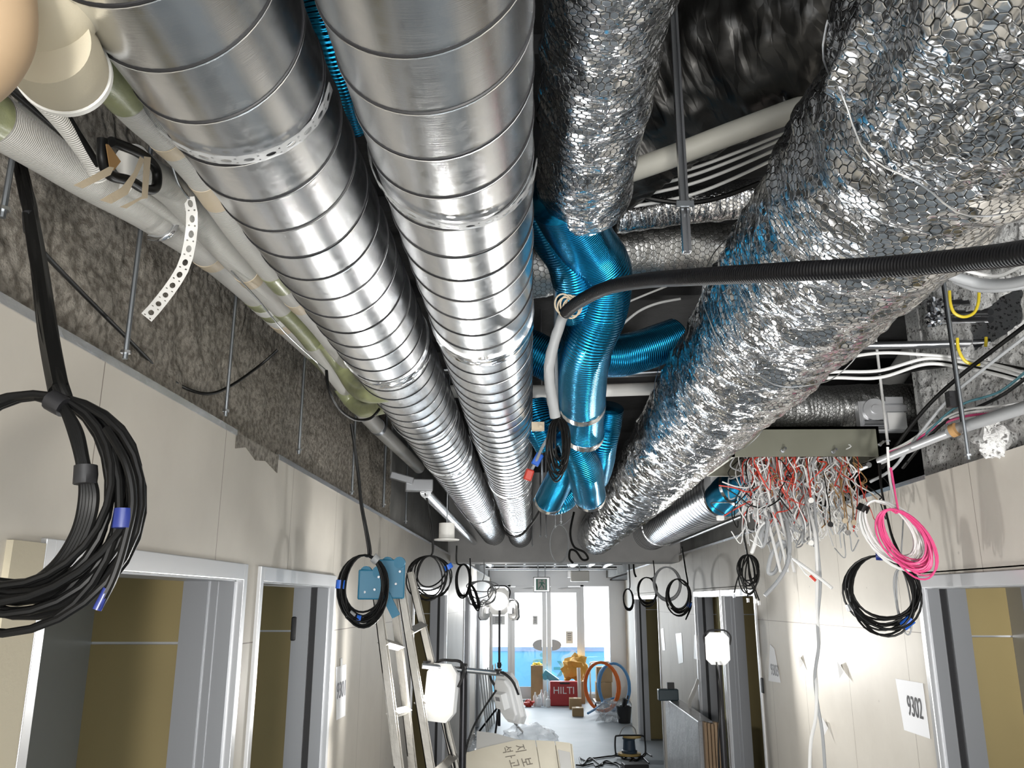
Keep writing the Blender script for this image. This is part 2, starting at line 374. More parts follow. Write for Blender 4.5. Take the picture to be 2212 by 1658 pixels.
# sprayed fireproofing on the beam sides above the boards
def rough_sheet(name, x, y0, y1, z0, z1, mat, amp, ny, nz, side=1, seed=0, holes=()):
    v = []; f = []
    for i in range(ny + 1):
        for j in range(nz + 1):
            y = y0 + (y1 - y0) * i / ny; z = z0 + (z1 - z0) * j / nz
            d = noise.noise(Vector((y * 9, z * 9, seed))) * amp + noise.noise(Vector((y * 38, z * 38, seed + 4))) * amp * .55 + noise.noise(Vector((y * 1.4, z * 2.2, seed + 9))) * amp * 1.2
            v.append((x + side * d, y, z))
    for i in range(ny):
        for j in range(nz):
            a = i * (nz + 1) + j
            yc = y0 + (y1 - y0) * (i + .5) / ny; zc = z0 + (z1 - z0) * (j + .5) / nz
            if any(h[0] < yc < h[1] and h[2] < zc < h[3] for h in holes): continue
            f.append((a, a + 1, a + nz + 2, a + nz + 1) if side < 0 else (a, a + nz + 1, a + nz + 2, a + 1))
    mb = MB(); mb.v = v; mb.f = f; mb.mi = [0] * len(f)
    # backing so that the sheet has thickness
    if holes: pass
    else: mb.box(x - side * .08 if side > 0 else x + .06, x - side * .06 if side > 0 else x + .08, y0, y1, z0, z1)
    return struct(name, mb, mat)
rough_sheet('wall_left_upper', XL - .035, -.5, 5.4, ZT - .02, ZC, 'spray_wool', .013, 800, 110, 1, 1)
rough_sheet('wall_right_upper', XR + .10, .4, 3.55, ZT - .03, ZC, 'white_wool', .02, 240, 80, -1, 3, holes=((2.78, 3.10, 2.93, 3.07), ))
struct('wall_right_upper_return', MB().box(XR + .10, 3.5, 3.5, 3.62, ZT, ZC), 'white_wool', smooth=False)
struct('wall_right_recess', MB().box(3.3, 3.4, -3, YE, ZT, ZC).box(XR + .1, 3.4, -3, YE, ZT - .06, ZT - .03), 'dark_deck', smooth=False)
struct('wall_right_upper_far', MB().box(XR + .02, XR + .1, 6.0, YE, ZT, ZC), 'concrete', smooth=False)
struct('wall_left_upper_far', MB().box(XL - .1, XL - .03, 5.4, YE, ZT, ZC), 'concrete', smooth=False)
struct('ceiling_beam', MB().box(XL - .1, XR + .2, 9.25, 9.75, 2.41, ZC), 'beam_grey', smooth=False)
struct('ceiling_beam', MB().box(XL - .1, XR + .2, 15.2, 15.5, 2.62, ZC), 'beam_grey', smooth=False)
# thin metal runner along the top edge of the boards
for nm, x0, x1, ya, yb in (('trim_1', XL - .115, XL + .004, -.5, 2.43), ('trim_1', XL - .115, XL + .004, 2.86, YE), ('trim_2', XR - .004, XR + .115, 3.4, 14.3)):
    mb = MB().box(x0, x1, ya, yb, ZT, ZT + .006).box(x1 - .003 if x0 < 0 else x0 - .0, x1 if x0 < 0 else x0 + .003, ya, yb, ZT - .012, ZT)
    struct(nm, mb, 'alu_trim', smooth=False)
# torn patch where the board edge is broken
tp = MB().prism([(XL + .003, 2.43, 2.49), (XL + .003, 2.43, 2.44), (XL + .003, 2.52, 2.46), (XL + .003, 2.62, 2.435), (XL + .003, 2.72, 2.45), (XL + .003, 2.85, 2.43), (XL + .003, 2.85, 2.49)], (-.012, 0, 0))
struct('wall_left_torn_edge', tp, 'spray_wool', smooth=False)
# ---- doorways: white steel frame, stepped reveal with a black gasket, unfinished shaft wall behind
def doorway(name, side, a, b, gasket=False, panel=None, olive_w=.45, hz=HZ):
    """side -1: wall at XL going to -x; +1: XR going to +x"""
    x = XL if side < 0 else XR; s = side; T = .16
    def bx(mb, d0, d1, y0, y1, z0, z1):
        q0, q1 = x + s * d0, x + s * d1; mb.box(min(q0, q1), max(q0, q1), y0, y1, z0, z1)
    fr = MB()
    bx(fr, -.012, .10, a, a + .03, 0, hz); bx(fr, -.012, .10, b - .03, b, 0, hz); bx(fr, -.012, .10, a + .03, b - .03, hz - .048, hz)
    root = struct(name, fr, 'frame_white', smooth=False, bevel=.002)
    rv = MB(); bx(rv, .012, .06, b - .045, b - .03, 0, hz - .05); bx(rv, .085, T, b - .06, b - .03, 0, hz - .05); bx(rv, .012, T, a + .03, a + .05, 0, hz - .05); bx(rv, .012, T, a, b, hz - .052, hz - .02)
    rv.build('door_reveal', 'frame_grey', root, smooth=False)
    gk = MB(); bx(gk, .06, .085, b - .05, b - .03, 0, hz - .05); gk.build('door_gasket', 'gasket' if gasket else 'frame_grey', root, smooth=False)
    return root
def shaft(name, side, a, b, depth, olive_y, joint=1.875, panel='sheet_grey'):
    x = XL if side < 0 else XR; s = side
    mb = MB(); mb.cur = 0
    x1 = x + s * depth
    # end wall (faces the photographer) in green-yellow moisture board
    mb.box(min(x + s * .1, x1), max(x + s * .1, x1), olive_y, olive_y + .03, 0, joint - .004); mb.box(min(x + s * .1, x1), max(x + s * .1, x1), olive_y, olive_y + .03, joint + .004, ZT)
    mb.cur = 2; mb.box(min(x + s * .1, x1), max(x + s * .1, x1), olive_y + .006, olive_y + .028, joint - .004, joint + .004)
    mb.cur = 1; mb.box(min(x1, x1 + s * .04), max(x1, x1 + s * .04), a - .3, olive_y + .03, 0, ZT); 
    mb.cur = 1; mb.box(min(x + s * .1, x1), max(x + s * .1, x1), a - .33, a - .3, 0, ZT)
    mb.cur = 1; mb.box(min(x + s * .1, x1), max(x + s * .1, x1), a - .3, olive_y, ZT - .03, ZT)
    return struct(name, mb, ['olive_board', panel, 'frame_white'], smooth=False)
doorway('door_1', -1, *doorsL[0]); shaft('wall_shaft', -1, 1.5, 2.6, .48, 2.66)
doorway('door_2', -1, *doorsL[1], gasket=True); shaft('wall_shaft', -1, 3.10, 3.8, .62, 3.9, joint=1.87)
doorway('door_3', -1, *doorsL[2], gasket=True); shaft('wall_shaft', -1, 6.5, 8.9, 1.0, 9.0)
doorway('door_4', -1, *doorsL[3]); shaft('wall_shaft', -1, 11.2, 12.3, .8, 12.4)
doorway('door_5', -1, *doorsL[4]); shaft('wall_shaft', -1, 13.6, 14.7, .8, 14.8)
doorway('door_6', 1, *doorsR[0], gasket=True, hz=2.10); shaft('wall_shaft', 1, 2.2, 3.58, .62, 3.63, joint=1.86)
M('cream_board', (.80, .74, .45), .6)
doorway('door_7', 1, 7.3, 8.47, gasket=True, hz=2.09); doorway('door_8', 1, 6.17, 7.27, hz=2.09)
struct('trim_3', MB().box(XR - .005, XR + .11, 7.27, 7.3, 0, 2.09), 'frame_white', smooth=False)
shaft('wall_shaft', 1, 6.4, 8.47, .9, 8.5, panel='sheet_grey')
struct('trim_4', MB().box(XR + .20, XR + .36, 8.40, 8.46, 0, 2.2), 'cream_board', smooth=False)
doorway('door_9', 1, 10.9, 13.4, gasket=True, hz=2.08); shaft('wall_shaft', 1, 11.0, 13.4, .9, 13.5)
for (a, b, x) in ((6.17, 8.47, 1),): pass
# header pieces where the lower right-hand frames leave a gap
struct('trim_5', MB().box(XR, XR + .11, 6.17, 8.47, 2.085, 2.115).box(XR, XR + .11, 10.9, 13.4, 2.075, 2.115).box(XR, XR + .11, 2.2, 3.58, 2.095, 2.115), BOARD, smooth=False)
# door leaf standing open inside the first right-hand opening, stud next to it
struct('trim_6', MB().box(XR + .38, XR + .43, 3.52, 3.63, 0, 2.45), 'frame_grey', smooth=False)
# plaster stud seen beside the first opening
struct('trim_7', MB().box(XL - .004, XL + .012, 1.40, 1.497, 0, 2.10), 'beige_foam', smooth=False)

# ------------------------------------------------------------------ the glazed exit at the far end
M('alu_frame', (.62, .63, .65), .35, .6); M('glass', (1, 1, 1), .02, trans=1, spec=.5); M('paper', (.86, .87, .9), .7); M('ink', (.03, .03, .035), .6)
M('grey_ink', (.25, .25, .27), .6); M('barrier_blue', (.16, .52, .86), .5); M('barrier_rail', (.28, .42, .66), .5); M('sign_teal', (.05, .32, .42), .5)
zh = at(1165, 1263, y=YE).z
def yx(u): return at(u, 1400, y=YE).x
def fbox(mb, u0, u1, z0, z1, t=.06): mb.box(yx(u0), yx(u1), YE - t, YE + t, z0, z1)
fr = MB()
fr.box(XL - .1, yx(1064), YE - .06, YE + .06, 0, ZC); fr.box(yx(1318), 2.1, YE - .06, YE + .06, 0, ZC); fr.box(yx(1064), yx(1318), YE - .06, YE + .06, zh, ZC)
ent = struct('door_10', fr, 'alu_frame', smooth=False)
j = MB(); fbox(j, 1097, 1103, 0, zh); fbox(j, 1256, 1263, 0, zh); fbox(j, 1064, 1318, zh - .03, zh); fbox(j, 1064, 1098, 0, .12, .03); fbox(j, 1263, 1318, 0, .12, .03)
j.build('door_frame', 'alu_frame', ent, smooth=False)
for (u0, u1, hside) in ((1103, 1181, 1), (1182, 1256, -1)):
    lf = MB(); x0, x1 = yx(u0), yx(u1)
    lf.box(x0, x0 + .09, YE - .03, YE + .03, .02, zh - .04).box(x1 - .09, x1, YE - .03, YE + .03, .02, zh - .04).box(x0 + .09, x1 - .09, YE - .03, YE + .03, zh - .16, zh - .04).box(x0 + .09, x1 - .09, YE - .03, YE + .03, .02, .26)
    leaf = lf.build('door_leaf', 'alu_frame', ent, smooth=False)
    MB().box(x0 + .09, x1 - .09, YE - .004, YE + .004, .26, zh - .16).build('glass_pane', 'glass', leaf, smooth=False)
    xe = x1 if hside > 0 else x0
    hp = MB(); pr = []
    for i in range(17):
        a = pi / 2 + pi * i / 16; pr.append((xe - .10 * hside + hside * .20 * cos(a), YE - .05, 1.1 + .115 * sin(a)))
    hp.prism(pr, (0, .02, 0)); hp.build('handle_plate', 'frame_grey', leaf, smooth=False)
    xm = (x0 + x1) / 2
    MB().box(xm - .28, xm + .1, YE - .09, YE - .03, zh - .10, zh - .03).cyl((xm - .2, YE - .07, zh - .08), (xm + .35, YE - .14, zh - .06), .012, 6).build('door_closer', 'alu_frame', leaf, smooth=False)
for (u0, u1) in ((1064, 1097), (1263, 1318)): MB().box(yx(u0), yx(u1), YE - .004, YE + .004, .12, zh - .03).build('glass_pane', 'glass', ent, smooth=False)
for (u, v, w, h, lab) in ((1156, 1339, 10, 18, 'small paper notice taped high on the glass door beneath the exit sign'), (1230, 1376, 14, 24, 'paper notice with printing taped on glass of the door with two grey plates'), (1077, 1339, 26, 18, 'wide bluish notice on the narrow side pane behind the work lamp')):
    c = at(u, v, y=YE - .02); s = YE / F; o = MB().cbox(c, w * s, .004, h * s).build('notice', 'paper', smooth=False); tag(o, lab, 'notice')
    t = MB()
    for k in range(4): t.cbox(c + Vector((0, -.004, h * s * (.3 - .17 * k))), w * s * .55, .002, h * s * .07)
    t.build('print', 'grey_ink', o, smooth=False)
# blue hoarding outside with the running figure and the arrow
yb = YE + 1.6
bt = at(1150, 1397, y=yb).z
bar = tag(MB().box(at(1062, 1400, y=yb).x, at(1305, 1400, y=yb).x, yb, yb + .04, 0, bt).build('barrier', 'barrier_blue', smooth=False), 'sky blue hoarding outside the glass doors with running figure and arrow', 'hoarding')
MB().box(at(1062, 1400, y=yb).x, at(1305, 1400, y=yb).x, yb - .02, yb + .06, bt - .09, bt).build('top_rail', 'barrier_rail', bar, smooth=False)
def onbar(u, v): p = at(u, v, y=yb - .004); return (p.x, p.y, p.z)
sg = MB(); hd = at(1170, 1414, y=yb - .004)
sg.prism([(hd.x + .045 * cos(a * pi / 8), hd.y, hd.z + .045 * sin(a * pi / 8)) for a in range(16)], (0, .006, 0))
for poly in ([(1160, 1423), (1172, 1423), (1176, 1436), (1172, 1442), (1160, 1441), (1163, 1431)], [(1152, 1425), (1160, 1423), (1163, 1427), (1155, 1429), (1152, 1438), (1149, 1436)], [(1172, 1426), (1184, 1434), (1182, 1438), (1172, 1432)],
             [(1160, 1441), (1168, 1442), (1160, 1456), (1152, 1470), (1147, 1467), (1155, 1452)], [(1168, 1441), (1176, 1442), (1184, 1456), (1182, 1472), (1177, 1471), (1177, 1458)]):
    sg.prism([onbar(*p) for p in poly], (0, .005, 0))
sg.build('running_figure', 'sign_teal', bar, smooth=False)
ag = MB(); ag.prism([onbar(*p) for p in ((1203, 1427), (1211, 1427), (1224, 1443), (1211, 1460), (1203, 1460), (1213, 1446), (1196, 1446), (1196, 1440), (1213, 1440))], (0, .005, 0)); ag.build('arrow', 'sign_teal', bar, smooth=False)
# ------------------------------------------------------------------ ducts
def strap_cell():
    """perforated band: one 30 x 20 mm repeat with an oval slot and two pin holes, as a flat triangulated cell"""
    bm = bmesh.new(); Lc, Wc = .03, .02
    def loop(p):
        vs = [bm.verts.new((x, y, 0)) for x, y in p]; return [bm.edges.new((vs[i], vs[(i + 1) % len(vs)])) for i in range(len(vs))]
    E_ = loop([(0, 0), (Lc, 0), (Lc, Wc), (0, Wc)])
    E_ += loop([(.013 + .0075 * cos(a * pi / 6), .01 + .0045 * sin(a * pi / 6)) for a in range(12)])
    for cy in (.005, .015): E_ += loop([(.0262 + .0019 * cos(a * pi / 3), cy + .0019 * sin(a * pi / 3)) for a in range(6)])
    r = bmesh.ops.triangle_fill(bm, edges=E_, use_beauty=True)
    bm.verts.index_update(); vs = [tuple(v.co) for v in bm.verts]; fs = [tuple(v.index for v in f.verts) for f in bm.faces]; bm.free()
    return vs, fs
CELL = strap_cell()
def strap(mb, fn, n, th=.0012):
    """fn(s, w) -> point on the band's path, s in metres along, w 0..0.02 across, plus outward normal"""
    vs, fs = CELL
    for k in range(n):
        b = len(mb.v)
        for lay in (0, 1):
            for (x, y, _) in vs:
                p, nn = fn(k * .03 + x, y); mb.v.append(tuple(Vector(p) + Vector(nn) * th * lay))
        m = len(vs)
        for f in fs:
            mb.f.append(tuple(b + i for i in reversed(f))); mb.mi.append(mb.cur); mb.f.append(tuple(b + m + i for i in f)); mb.mi.append(mb.cur)
    return mb
M('zinc', (.62, .63, .64), .4, .35)
def spiral_duct(label, cx, cz, r, y0, y1, pitch, ph, joints=(), straps=(), seg=72, name='spiral_duct', group=None, ring_r=None, stop=40):
    n = max(8, int((y1 - y0) / .12))
    mb = MB().tube([(cx, y0 + (y1 - y0) * i / n, cz) for i in range(n + 1)], r, seg)
    o = mb.build(name, 'spiral'); tag(o, label, 'duct', group)
    # lock seam: a raised helical fold with the dark reflection beside it drawn as a black line
    sm = MB(); gr = MB()
    K = 56; tot = int((y1 - y0) / pitch * K)
    A = []; B = []
    for i in range(tot + 1):
        a = 2 * pi * i / K; y = y0 + ph + pitch * i / K
        if y > y1 - .01: break
        # angle grows from +x through the underside to -x, so the fold advances that way
        ca, sa = cos(-a), sin(-a)
        A.append((cx + (r + .0012) * ca, y, cz + (r + .0012) * sa)); B.append((cx + (r + .0002) * ca, y - .0028, cz + (r + .0002) * sa))
    sm.tube(A, .0011, 6, flat=(1, 1)); gr.tube(B, .0020, 5)
    sm.build('lock_seam', 'spiral', o); gr.build('seam_shade_line', 'gasket', o)
    for jy in joints:
        def dsp(a, d, p): return .0022 * noise.noise(Vector((cos(a) * 9, d * 60, sin(a) * 9 + jy))) + .0012 * noise.noise(Vector((cos(a) * 30, d * 150, sin(a) * 30)))
        MB().tube([(cx, jy - .03 + .06 * i / 12, cz) for i in range(13)], r + .0042, 90, disp=dsp).build('joint_tape', 'foil_tape', o)
    for sy, tilt in straps:
        def fn(s, w):
            a = -pi / 2 - 1.75 + s / (r + .004) ; p = Vector((cx + (r + .006) * cos(a), sy + w + tilt * cos(a), cz + (r + .006) * sin(a))); return p, Vector((cos(a), 0, sin(a)))
        st = strap(MB(), fn, int(3.5 * r / .03)); sb = st.build('hanging_strap', 'zinc', o, smooth=False)
    return o
spiral_duct('large bare spiral duct closest to the lagged pipes, perforated strap under it', -.412, 2.716, .125, -1.0, 9.3, .108, .075, joints=(2.27, 4.05, 6.6), straps=((1.01, .012), (3.1, 0)))
spiral_duct('bare spiral duct running beside the foil wrapped duct that ends at the blue hose', -.1185, 2.69, .125, -1.0, 9.3, .108, .02, joints=(1.95, 4.8, 7.2), straps=((1.17, .02), (3.3, 0)))
P1 = at(1640, 1110, z=2.62)
sd = spiral_duct('shiny spiral duct by the panelled wall ending in a grey reducer with blue hose', 1.30, 2.725, .188, 5.15, 9.3, .10, .03, joints=(8.5,))
MB().lathe((1.30, 5.15, 2.725), [(.196, .18), (.196, 0), (.193, -.012), (.12, -.02), (.12, -.05)], (0, 1, 0), 40).build('reducer', 'frame_white', sd)
for nm in range(2): MB().tube([(1.30, 5.30 + .14 * nm + .02 * i / 4, 2.725) for i in range(5)], .192, 48).build('clamp_band', 'steel', sd)

def foil_duct(name, label, path, r, mat='foil', n=14, seg=140, amp=.010, seed=1, bands=(), endcap=True, cat='duct', freq=1.0):
    P = cr(path, n)
    def dsp(a, d, p):
        q = Vector((cos(a) * r, sin(a) * r, 0))
        rp = Vector((cos(a) * 1.1, sin(a) * 1.1, d * 9 * freq + seed))
        ring = noise.noise(rp) * .75                      # rucks running round the jacket
        w = Vector((q.x * 16, q.y * 16, d * 26 * freq + seed * 3))
        med = noise.noise(w) * .6
        fine = noise.noise(Vector((q.x * 40, q.y * 40, d * 70 * freq + seed))) * .33
        ridge = (1 - abs(noise.noise(Vector((q.x * 12, q.y * 12, d * 18 * freq + seed * 5))) * 2)) ** 2 * .35
        t = amp * (ring + med + fine + ridge)
        for (b, wd, dp) in bands:
            k = math.exp(-((d - b) / wd) ** 2); t -= dp * k * (1 + .3 * noise.noise(Vector((cos(a) * 5, sin(a) * 5, b))))
        return t
    o = MB().tube(P, r, seg, disp=dsp).build(name, mat, ang=180); tag(o, label, cat)
    return o
def dense(a, b, n): a, b = Vector(a), Vector(b); return [a.lerp(b, i / n) for i in range(n + 1)]
big = foil_duct('insulated_duct', 'huge duct wrapped in crumpled foil and chicken wire with blue reflections', dense((.60, -.6, 2.725), (.655, 4.2, 2.68), 40)[:-1] + dense((.655, 4.2, 2.68), (.70, 9.3, 2.68), 34), .190, 'foil_big', n=7, seg=200, amp=.015, seed=2,
    bands=((1.78, .03, .012), (2.75, .03, .01), (3.6, .025, .01), (4.3, .03, .012), (5.3, .03, .014), (6.2, .04, .016), (7.0, .04, .016), (7.8, .04, .016), (8.6, .04, .014)))
# gathered joint in the jacket overhead
def dj(a, d, p):
    return .016 * noise.noise(Vector((cos(a) * 3.2, sin(a) * 3.2, d * 12))) + .010 * noise.noise(Vector((cos(a) * 11, sin(a) * 11, d * 5))) + .006 * noise.noise(Vector((cos(a) * 20, sin(a) * 20, d * 45)))
MB().tube(dense((.606, .55, 2.72), (.613, 1.02, 2.715), 46), lambda t: .205 + .012 * sin(pi * t) ** .5 - .02 * (t > .97), 200, disp=dj).build('jacket_lap', 'foil_big', big, ang=180)
for k, yy in enumerate((1.03, 1.95, 2.9)):
    tw = MB(); tw.tube([(.612 + .02 * (yy - 1) + .213 * cos(a * pi / 30), yy + .012 * sin(a * .9) + .05 * cos(a * pi / 30), 2.71 + .213 * sin(a * pi / 30)) for a in range(60)], .0014, 5, closed=True)
    tw.build('tie_wire', 'steel', big)
mid = foil_duct('insulated_duct', 'foil and chicken wire duct that stops short above the blue hose', dense((.122, -.4, 2.935), (.128, 1.84, 2.925), 44), .104, 'foil', n=4, seg=150, amp=.010, seed=5,
    bands=((.9, .02, .006), (1.25, .02, .007), (1.6, .025, .007), (1.93, .02, .008), (2.24, .03, .03)))
# duct crossing above, foil wrapped, and the dark one higher up
foil_duct('crossing_duct', 'foil wrapped duct crossing behind the blue hose near a strut channel', pts([(1120, 585, 2.72), (1240, 565, 2.74), (1400, 540, 2.76), (1530, 545, 2.8), (1640, 560, 2.84)]), .105, 'foil_grey', n=16, seg=90, amp=.008, seed=8)
foil_duct('crossing_duct', 'slim foil wrapped duct with visible chicken wire high above the cut strut channel', pts([(1330, 465, 2.5), (1440, 450, 2.5), (1560, 435, 2.5), (1700, 415, 2.5)]), .06, 'foil', n=14, seg=80, amp=.006, seed=9)
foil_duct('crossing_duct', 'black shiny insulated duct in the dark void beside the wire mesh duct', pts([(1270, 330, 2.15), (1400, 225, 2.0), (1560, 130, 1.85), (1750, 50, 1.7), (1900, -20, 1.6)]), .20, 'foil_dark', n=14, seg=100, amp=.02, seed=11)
cd = foil_duct('crossing_duct', 'dusty foil duct with damper actuator above the olive metal box', pts([(1560, 905, 3.98), (1700, 888, 3.98), (1860, 882, 3.98), (2020, 880, 3.98), (2120, 880, 3.98)]), .115, 'foil_grey', n=14, seg=90, amp=.007, seed=13)
# damper actuator on it
c = at(1905, 892, y=3.82); Fm = Matrix.Translation(c)
ac = thing('damper_actuator', 'galvanised damper actuator plate with round quadrant on the dusty foil duct', 'actuator', c)
MB().box(-.105, .105, 0, .05, -.085, .06, Fm).build('housing', 'frame_white', ac, smooth=False, bevel=.004)
MB().lathe(c + Vector((-.035, -.002, .015)), [(.052, .0), (.052, .012), (.02, .013), (.02, .02)], (0, -1, 0), 28).build('quadrant', 'frame_white', ac)
MB().box(.02, .105, -.012, 0, -.078, .0, Fm).build('label_plate', 'white_cable', ac, smooth=False)
MB().box(0, .11, -.014, -.002, .006, .036, Fm).box(.02, .10, -.01, 0, .045, .075, Fm).build('lever', 'frame_white', ac, smooth=False)
MB().cyl(c + Vector((-.09, -.008, -.045)), c + Vector((.01, -.008, -.045)), .012, 10).cyl(c + Vector((-.09, -.008, -.07)), c + Vector((.01, -.008, -.07)), .008, 10).build('rod', 'steel', ac)

# ------------------------------------------------------------------ blue flexible hoses
def hose(label, spec, mat='blue_flex', n=12, seg=48, bands=(), group=None):
    """spec: (u, v, y, radius)"""
    P = cr([at(a, b, y=c) for a, b, c, r in spec], n); R = [q[3] for q in spec]
    def rf(t):
        x = t * (len(R) - 1); i = min(int(x), len(R) - 2); k = x - i; k = k * k * (3 - 2 * k); return R[i] * (1 - k) + R[i + 1] * k
    def dsp(a, d, p): return .0018 * noise.noise(Vector((cos(a) * 2, sin(a) * 2, d * 7)))
    o = MB().tube(P, rf, seg, disp=dsp).build('flexible_hose', mat, ang=180); tag(o, label, 'hose', group)
    for t in bands:
        i = int(t * (len(P) - 2)); d = (P[i + 1] - P[i]).normalized(); r = rf(t) + .002
        MB().tube([P[i] - d * .014, P[i] + d * .014], r, seg, disp=lambda a, dd, p: .0015 * noise.noise(Vector((cos(a) * 8, sin(a) * 8, dd * 90)))).build('hose_clamp', 'foil_tape', o)
    return o
hose('fat blue foil hose hanging in an S bend under the black conduit', [(1205, 425, 1.75, .072), (1262, 520, 1.98, .078), (1302, 585, 2.1, .078), (1296, 665, 2.2, .078), (1268, 745, 2.3, .076), (1258, 815, 2.45, .076), (1258, 878, 2.62, .073)], bands=(.985,), n=20)
hose('blue hose stub tucked beside the spiral duct above the S bend', [(1160, 445, 1.9, .055), (1195, 510, 1.98, .058), (1228, 565, 2.05, .058), (1245, 640, 2.15, .055), (1262, 700, 2.28, .05)], n=14)
hose('dark blue hose going behind the big foil duct', [(1290, 770, 2.75, .072), (1340, 768, 2.8, .074), (1400, 752, 2.85, .074), (1460, 730, 2.9, .072)], n=14)
hose('blue hose seen between spiral duct and grey loom', [(1120, 745, 3.0, .08), (1160, 765, 3.0, .08), (1205, 790, 3.0, .08), (1240, 830, 3.0, .075)], n=14)
hose('short blue hose sleeve clamped below the fat S bend', [(1268, 868, 2.75, .066), (1266, 905, 2.85, .062), (1262, 940, 2.95, .07)], bands=(.95,), n=14)
hose('blue hose dropping behind the clamped sleeve towards the foil duct', [(1318, 880, 3.25, .055), (1312, 915, 3.3, .06), (1302, 955, 3.35, .06), (1296, 1000, 3.5, .058), (1290, 1030, 3.7, .055)], n=14)
hose('blue hose leaning away to its open end, middle of the crossing pair', [(1225, 940, 3.1, .05), (1243, 965, 3.15, .065), (1262, 1010, 3.25, .07), (1270, 1050, 3.4, .068), (1274, 1072, 3.5, .067)], bands=(.98,), n=16)
hose('blue hose crossing under the other one down to the round open end', [(1225, 985, 3.6, .06), (1215, 1020, 3.7, .062), (1196, 1060, 3.85, .066), (1185, 1083, 3.95, .066)], bands=(.97,), n=16)
hose('lowest blue hose curling below the crossing pair', [(1160, 1070, 4.2, .03), (1180, 1088, 4.2, .05), (1210, 1086, 4.2, .055), (1236, 1062, 4.25, .05), (1245, 1040, 4.3, .045)], n=14)
hose('blue hose hidden behind the coiled black wires', [(1150, 870, 3.3, .06), (1165, 915, 3.3, .065), (1185, 960, 3.35, .06)], n=12)
hose('blue hose coming out of the grey reducer under the olive box', [(1560, 1080, 5.1, .112), (1580, 1060, 4.95, .112), (1612, 1040, 4.8, .112), (1665, 1010, 4.6, .105)], bands=(.05, .5), n=16)
c0 = MB(); 
hose('blue hose high in the gap between the two bare spiral ducts', [(690, -40, 1.45, .05), (708, 60, 1.5, .05), (735, 160, 1.6, .05), (765, 260, 1.75, .05)], n=12)

# ------------------------------------------------------------------ lagged pipes by the wall
def pipe(name, label, P, r, mat='lagging', cat='pipe', seg=36, n=8, sleeves=(), group=None, parent=None):
    Q = cr(P, n); o = MB().tube(Q, r, seg).build(name, mat, parent)
    if parent is None: tag(o, label, cat, group)
    T = [0]
    for i in range(1, len(Q)): T.append(T[-1] + (Q[i] - Q[i - 1]).length)
    for (y0, y1, m, dr, nm) in sleeves:
        seg_ = [q for q in Q if y0 <= q.y <= y1]
        def ip(y):
            for i in range(len(Q) - 1):
                if Q[i].y <= y <= Q[i + 1].y: return Q[i].lerp(Q[i + 1], (y - Q[i].y) / max(1e-6, Q[i + 1].y - Q[i].y))
            return Q[0] if y < Q[0].y else Q[-1]
        pp = [ip(y0 + (y1 - y0) * k / 6) for k in range(7)]
        MB().tube(pp, r + dr, seg, disp=lambda a, d, p: .0007 * noise.noise(Vector((cos(a) * 6, sin(a) * 6, d * 40 + y0)))).build(nm, m, o)
    return o
LP = [(-90, 215), (60, 300), (200, 388), (340, 470), (480, 570), (620, 700), (720, 800), (800, 905), (880, 985), (905, 1010)]
A_path = [at(u, v, x=-.795) for u, v in LP]
pipe('lagged_pipe', 'fat grey lagged pipe lowest along the sprayed wall with green and white taped bands', A_path, .040, sleeves=(
    (1.02, 1.07, 'green_tape', .001, 'green_band'), (1.88, 1.93, 'beige_tape', .0015, 'tape_band'), (2.25, 2.31, 'green_tape', .001, 'green_band'), (2.31, 2.36, 'white_tape', .0015, 'white_band'), (2.36, 2.42, 'green_tape', .001, 'green_band'), (2.42, 2.47, 'white_tape', .0015, 'white_band'),
    (2.49, 2.55, 'beige_tape', .002, 'tape_band'), (2.9, 3.15, 'green_tape', .001, 'green_band'), (3.6, 3.66, 'frame_grey', .002, 'tape_band'), (4.2, 4.26, 'frame_grey', .002, 'tape_band')), n=14)
B_pts = [(284, 346), (300, 360), (380, 420), (470, 520), (560, 615), (660, 718), (740, 830), (790, 880)]
pipe('lagged_pipe', 'grey lagged pipe second from the sprayed wall ending in a green taped length', [at(u, v, x=-.70) for u, v in B_pts], .031, sleeves=((1.90, 1.95, 'beige_tape', .0015, 'tape_band'), (2.2, 2.55, 'green_tape', .001, 'green_band')), n=14)
pipe('lagged_pipe', 'slim lagged pipe squeezed between its two thicker neighbours', [at(u, v, x=-.745) for u, v in ((270, 402), (340, 445), (440, 518), (540, 600), (640, 700), (700, 770))], .014, n=10)
C_pts = [(150, 95), (230, 165), (300, 240), (370, 305), (440, 385), (520, 500), (600, 600), (680, 690), (760, 790), (830, 850)]
pipe('lagged_pipe', 'lagged pipe half hidden behind the first bare spiral duct, taped green near the elbow', [at(u, v, x=-.62) for u, v in C_pts], .031, sleeves=((1.0, 1.12, 'green_tape', .001, 'green_band'), (1.25, 1.29, 'beige_tape', .001, 'tape_band'), (1.42, 1.5, 'beige_tape', .001, 'tape_band'), (1.85, 1.95, 'green_tape', .001, 'green_band'), (2.05, 2.12, 'beige_tape', .001, 'tape_band')), n=14)
pipe('lagged_pipe', 'thin lagged pipe emerging under the foam elbow', [at(u, v, x=-.71) for u, v in ((75, 200), (140, 270), (195, 345), (215, 385))], .014, n=10)
pipe('black_pipe', 'thin black pipe slanting between the lagged pipes under the foam elbow', [at(u, v, x=-.73) for u, v in ((20, 190), (90, 250), (160, 310), (215, 365))], .006, 'black_cable', n=8)
pipe('black_pipe', 'thin black pipe slanting steeply to the taped U bend', [at(u, v, x=-.70) for u, v in ((105, 180), (150, 260), (210, 355))], .006, 'black_cable', n=8)
tag(MB().tube(cr([at(u, v, x=xx) for u, v, xx in ((700, 735, -.66), (738, 790, -.64), (768, 835, -.58), (800, 850, -.50), (850, 845, -.42))], 10), .030, 30).build('taped_elbow', 'green_tape'), 'green taped elbow turning under the first bare spiral duct, upper one', 'pipe')
